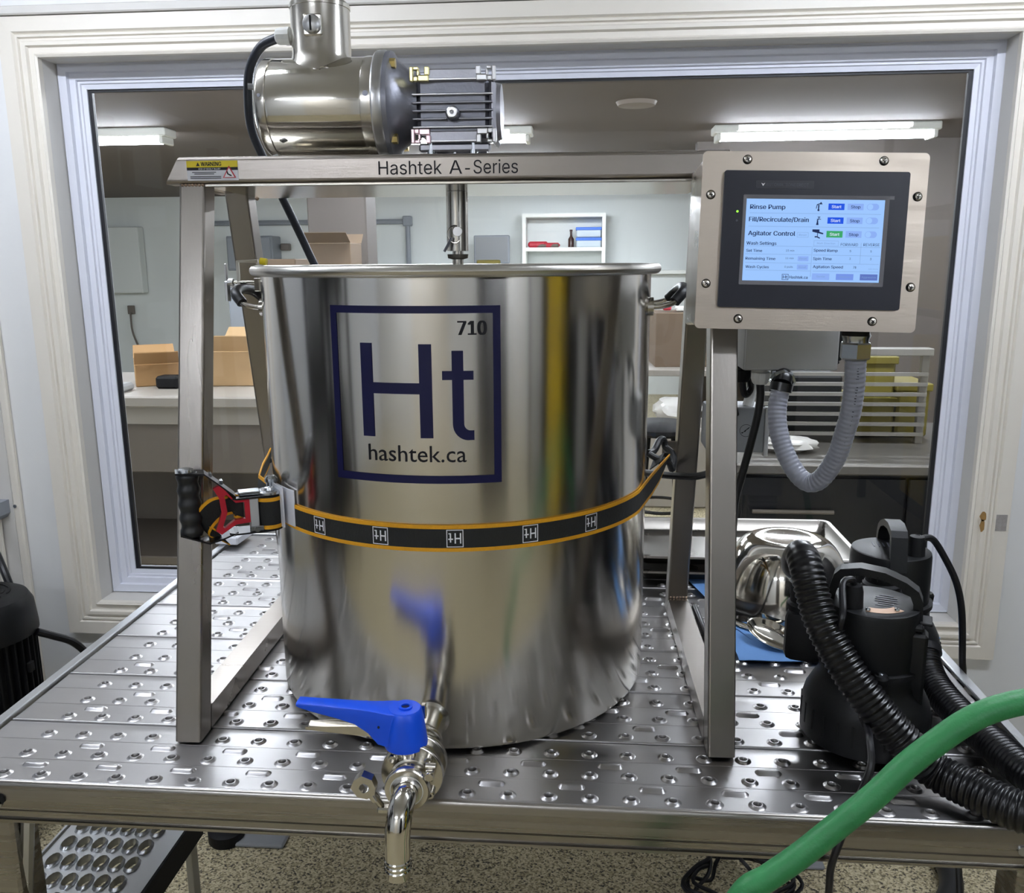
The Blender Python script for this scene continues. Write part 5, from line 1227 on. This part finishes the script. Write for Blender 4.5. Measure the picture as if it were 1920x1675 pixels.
# pump cords
b = MB(); B1 = ROOT[p1.name] @ Vector((-.026, -.032, .236))
b.tube([tuple(B1), tuple(B1+Vector((-.006, -.006, .010))), tuple(B1+Vector((-.020, -.016, .006))), (.4020, .122, .222), (.3990, .120, .200), (.4045, .128, .180), (.415, .132, .163), (.428, .134, .143), (.436, .125, .110), (.432, .105, .082), (.4245, .06, .088), (.4165, .025, .092), (.4110, .0, .073), (.398, -.004, .030), (.383, -.012, -.004), (.372, -.020, -.030), (.366, -.022, -.057), (.366, -.022, -.10), (.366, -.01, -.30), (.40, .10, -.6), (.43, .3, -.741), (.44, .55, -.743)], .0046, 10, 8)
alone(b.build('pump_cord', 'cable'), 'thin black cord from the front pump that hangs over the platform edge', 'cord', 'pump cords')
b = MB(); B2 = ROOT[p2.name] @ Vector((-.026, -.032, .234))
b.tube([tuple(B2), (.603, .41, .226), (.613, .415, .233), (.630, .42, .2285), (.652, .42, .196), (.672, .42, .158), (.684, .42, .118), (.691, .42, .070), (.6965, .422, .02), (.703, .425, -.03), (.706, .42, -.2), (.70, .3, -.5), (.69, .2, -.74), (.60, .12, -.743), (.50, .15, -.743)], .0056, 10, 8)
pc = b.build('pump_cord', 'cable'); alone(pc, 'black cord arching from the rear pump over the right rail', 'cord', 'pump cords')
# green hose in front of the platform
b = MB(); G_ = [(.02, -.16, -.75+.016), (.10, -.172, -.55), (.165, -.175, -.20), (.195, -.170, -.06), (.23, -.166, .017), (.258, -.160, .036), (.291, -.152, .058), (.330, -.143, .089), (.370, -.133, .121), (.403, -.123, .151), (.437, -.115, .177), (.465, -.109, .196), (.493, -.104, .209), (.527, -.099, .217), (.561, -.096, .220), (.62, -.09, .215), (.75, -.06, .17), (1.0, .05, -.2), (1.1, .1, -.734)]
G_[0:3] = [(.10, -.20, -.73), (.13, -.185, -.50), (.165, -.176, -.16)]
b.tube(G_, .0133, 20, 10); alone(b.build('garden_hose', 'green'), 'thick green hose sweeping across the lower right in front of the platform', 'hose')

# ================================================================== BOWL, CLOTH, PANS
cw = MB(); out = [(.328, .418), (.400, .422), (.475, .427), (.56, .455), (.640, .495), (.703, .528), (.700, .560), (.672, .62), (.62, .80), (.45, .855), (.30, .865), (.288, .80), (.310, .70), (.332, .58)]
bm = bmesh.new(); vv = [bm.verts.new((x, y, 0)) for x, y in out]; bm.faces.new(vv); bmesh.ops.triangulate(bm, faces=bm.faces[:])
for k in range(4): bmesh.ops.subdivide_edges(bm, edges=[e for e in bm.edges if e.calc_length() > .03], cuts=1)
for v in bm.verts: v.co.z = .0056+.0012*sin(v.co.x*60)*cos(v.co.y*47)+.001*sin(v.co.x*31+v.co.y*52)
for v in bm.verts:
    if v.co.x > .672: v.co.z += .005
r_ = bmesh.ops.extrude_face_region(bm, geom=bm.faces[:]); 
for e in r_['geom']:
    if isinstance(e, bmesh.types.BMVert): e.co.z += .0012
cw.bm(bm); alone(cw.build('work_cloth', 'cloth', sharp=60), 'creased blue cloth spread under the bowl and the rear pump', 'cloth')
bo = thing('mixing_bowl', 'upturned polished steel mixing bowl on the blue cloth', 'bowl', (.449, .640, .009))
XB = ROOT[bo.name]
pr2 = [(0, .1495), (.045, .1495), (.0535, .1510), (.0590, .1500)]+[(.059+.063*sin(rad(7.5*k)), .008+.142*cos(rad(7.5*k))**.9) for k in range(1, 12)]+[(.1222, .0060), (.1300, .0045), (.1315, .0026), (.1300, .0006), (.1230, .0015), (.1190, .016)]
MB().lathe(pr2, 72, XB, caps=False).build('bowl_shell', 'polish', bo, sharp=50)
ds = thing('scoop_dish', 'small polished oval steel dish leaning against the upturned bowl', 'dish', (.398, .488, .010))
DX = Matrix.Translation((.398, .488, .0250)) @ Matrix.Rotation(rad(-38), 4, 'Z') @ Matrix.Rotation(rad(14), 4, 'Y') @ Matrix.Rotation(rad(16), 4, 'X')
b = MB(); b.lathe([(0, -.012), (.6, -.011), (.85, -.006), (.97, 0), (1.0, .0012), (1.0, .0024), (.95, .0015), (.82, -.0042), (.58, -.0092), (0, -.010)], 40, DX @ Matrix.Diagonal((.050, .030, 1, 1)), caps=False); b.build('dish_shell', 'polish', ds)
b = MB(); b.tube([DX @ Vector((.048, 0, .001)), DX @ Vector((.058, .003, .002)), DX @ Vector((.066, .007, -.002))], .0045, 10, 4); b.build('dish_lug', 'polish', ds)
def pan(x0, x1, y0, y1, z, label):
    o = thing('sheet_pan', label, 'tray', ((x0+x1)/2, (y0+y1)/2, z), 0, 'sheet pans'); h = .026; w = .011; t = .013
    def loop(d, zz, r, n=5):
        p = rrect((x1-x0)-2*d, (y1-y0)-2*d, r, n); return [((x0+x1)/2+x, (y0+y1)/2+y, zz) for x, y in p]
    L = [loop(w-.001, z+h-.006, .018), loop(0, z+h-.004, .022), loop(.0015, z+h, .021), loop(w, z+h, .016), loop(w+.002, z+h-.003, .015), loop(w+t, z+.003, .012), loop(w+t+.003, z+.001, .010)]
    n = len(L[0]); vs = [p for l in L for p in l]; fs = []
    for k in range(len(L)-1):
        for i in range(n): fs.append((k*n+i, k*n+(i+1) % n, (k+1)*n+(i+1) % n, (k+1)*n+i))
    fs.append(tuple((len(L)-1)*n+i for i in range(n))); b = MB(); b.add(vs, fs); b.build('pan_shell', 'pan', o, sharp=30)
    m = MB(); bo2 = loop(w+t+.002, z-.0005, .012); 
    return o
pan(.165, .655, .772, 1.066, .0085, 'shallow steel sheet pan lying lowest behind the upturned bowl')
pan(.165, .650, .782, 1.078, .0385, 'shallow steel sheet pan lying on top behind the upturned bowl')

# small white device clipped on the left rail
dv = thing('rail_device', 'small white block with two dark panels on the far left rail', 'device', (-.80, 1.0, .007))
DVX = Matrix.Translation((-.803, 1.01, .0072)) @ Matrix.Rotation(rad(-4), 4, 'Z')
MB().box((-.030, -.045, 0), (.030, .045, .020), .003, DVX).build('case', 'sticker', dv)
for y in (-.038, .002): MB().box((-.022, y, .0195), (.022, y+.034, .0212), .0005, DVX).build('dark_panel', 'jbox2', dv)

# ================================================================== LEFT MOTOR, WALL BOX, FLOOR CABLES
lm = thing('vacuum_pump', 'black finned motor with a slotted cowl at the left edge of the photo', 'motor', (-1.497, 1.0, -.512))
XL = ROOT[lm.name] @ Matrix.Translation((0, 0, .50))
b = MB(); b.lathe([(0, -.140), (.062, -.140), (.098, -.143), (.116, -.152), (.128, -.175), (.1335, -.238), (.1335, -.250), (0, -.250)], 48, XL); cw_ = b.build('fan_cowl', 'blackp', lm)
for r in (.020, .034, .048, .062, .076):
    for a0 in (10, 100, 190, 280):
        m = MB(); P = [Vector((r*cos(rad(a0+7*k)), r*sin(rad(a0+7*k)), 0)) for k in range(11)]; m.band([XL @ (p+Vector((0, 0, -.1395))) for p in P], [(p.normalized()) for p in P], .0055, .0016); m.build('cowl_slot', 'darkhole', cw_)
MB().lathe([(0, -.25), (.108, -.25), (.108, -.43), (0, -.43)], 40, XL).build('motor_body', 'blackm', lm)
for k in range(36):
    t = 2*pi*k/36; m = MB(); m.box((.106, -.0022, -.425), (.126, .0022, -.252), 0, XL @ Matrix.Rotation(t, 4, 'Z')); m.build('cooling_fin', 'blackm', lm)
b = MB(); b.box((-.02, -.158, -.400), (.070, -.10, -.275), .008, XL); tb = b.build('terminal_box', 'blackp', lm)
for z in (-.385, -.335, -.295): m = MB(); m.box((-.022, -.160, z), (.072, -.150, z+.006), .002, XL); m.build('moulded_rib', 'blackm', tb)
MB().box((.126, -.02, -.345), (.136, .0, -.318), .002, XL).build('side_lug', 'blackm', lm)
MB().lathe([(0, -.43), (.128, -.43), (.150, -.455), (.155, -.475), (.155, -.50), (0, -.50)], 40, XL).build('base_flange', 'blackg', lm)
for a in (-60, -10, -110): t = rad(a); m = MB(); m.lathe([(0, 0), (.012, 0), (.012, .006), (.007, .010), (0, .011)], 14, XL @ Matrix.Translation((.138*cos(t), .138*sin(t), -.452))); m.build('base_bolt', 'bolt', lm)
o = thing('motor_stand', 'dark stand under the black finned motor at the left', 'stand', (-1.478, 1.0, FLOOR))
MB().box((-1.69, .80, -.54), (-1.30, 1.2, -.5125), .006).build('deck', 'blackm', o)
for x in (-1.67, -1.32):
    for y in (.82, 1.18): MB().box((x-.015, y-.015, FLOOR), (x+.015, y+.015, -.54)).build('leg', 'blackm', o)
b = MB(); b.tube([(-1.365, 1.03, -.265), (-1.340, 1.06, -.290), (-1.315, 1.10, -.325), (-1.295, 1.13, -.38), (-1.278, 1.14, -.45), (-1.25, 1.15, -.58), (-1.23, 1.1, -.738), (-1.1, 1.0, -.738)], .010, 10, 8)
alone(b.build('motor_lead', 'cable'), 'black lead hanging from the right of the finned motor beside the left rail', 'cable')
b = MB(); b.tube([(-1.70, 1.26, .03), (-1.66, 1.25, -.04), (-1.58, 1.2, -.10), (-1.52, 1.15, -.155), (-1.49, 1.14, -.24)], .010, 10, 8)
alone(b.build('upper_lead', 'cable'), 'black lead running down the wall to the top of the finned motor', 'cable')
o = thing('electrical_box', 'grey electrical box on the wall at the left edge above the finned motor', 'box', (-1.63, 1.27, -.03))
b = MB(); b.prism([(-1.70, -.035), (-1.602, -.035), (-1.592, -.022), (-1.592, .016), (-1.70, .016)], 1.255, 1.303); b.build('box_body', 'steelgrey', o)
for x in (-1.632, -1.622): MB().tube([(x, 1.292, -.035), (x, 1.292, FLOOR+.3)], .006, 8, 0).build('pipe', 'trim', o)
MB().cyl((-1.570, 1.296, -.002), (-1.570, 1.293, -.002), .005, n=12).build('wall_screw', 'bolt', o)
# coil of cord on the floor
b = MB(); P = []
for k in range(72):
    t = k*.42; r = .095+.022*sin(k*1.7)+.012*sin(k*.61)
    P.append((.43+r*1.1*cos(t), .775+r*.95*sin(t), FLOOR+.010+.06*abs(sin(t*.5+.6))*abs(sin(k*.37))**.7))
b.tube(P, .0047, 8, 4); alone(b.build('cord_coil', 'cable'), 'tangled coil of black cord on the flaked floor below the platform', 'cord')
b = MB(); b.tube([(.91, .98, FLOOR+.03), (.925, .90, FLOOR+.028), (.905, .81, FLOOR+.028), (.85, .73, FLOOR+.028), (.77, .66, FLOOR+.028), (.62, .58, FLOOR+.028)], .026, 18, 8); dh = b.build('drain_hose', 'rubber'); alone(dh, 'thick dark hose curving over the floor at the lower right corner', 'hose')
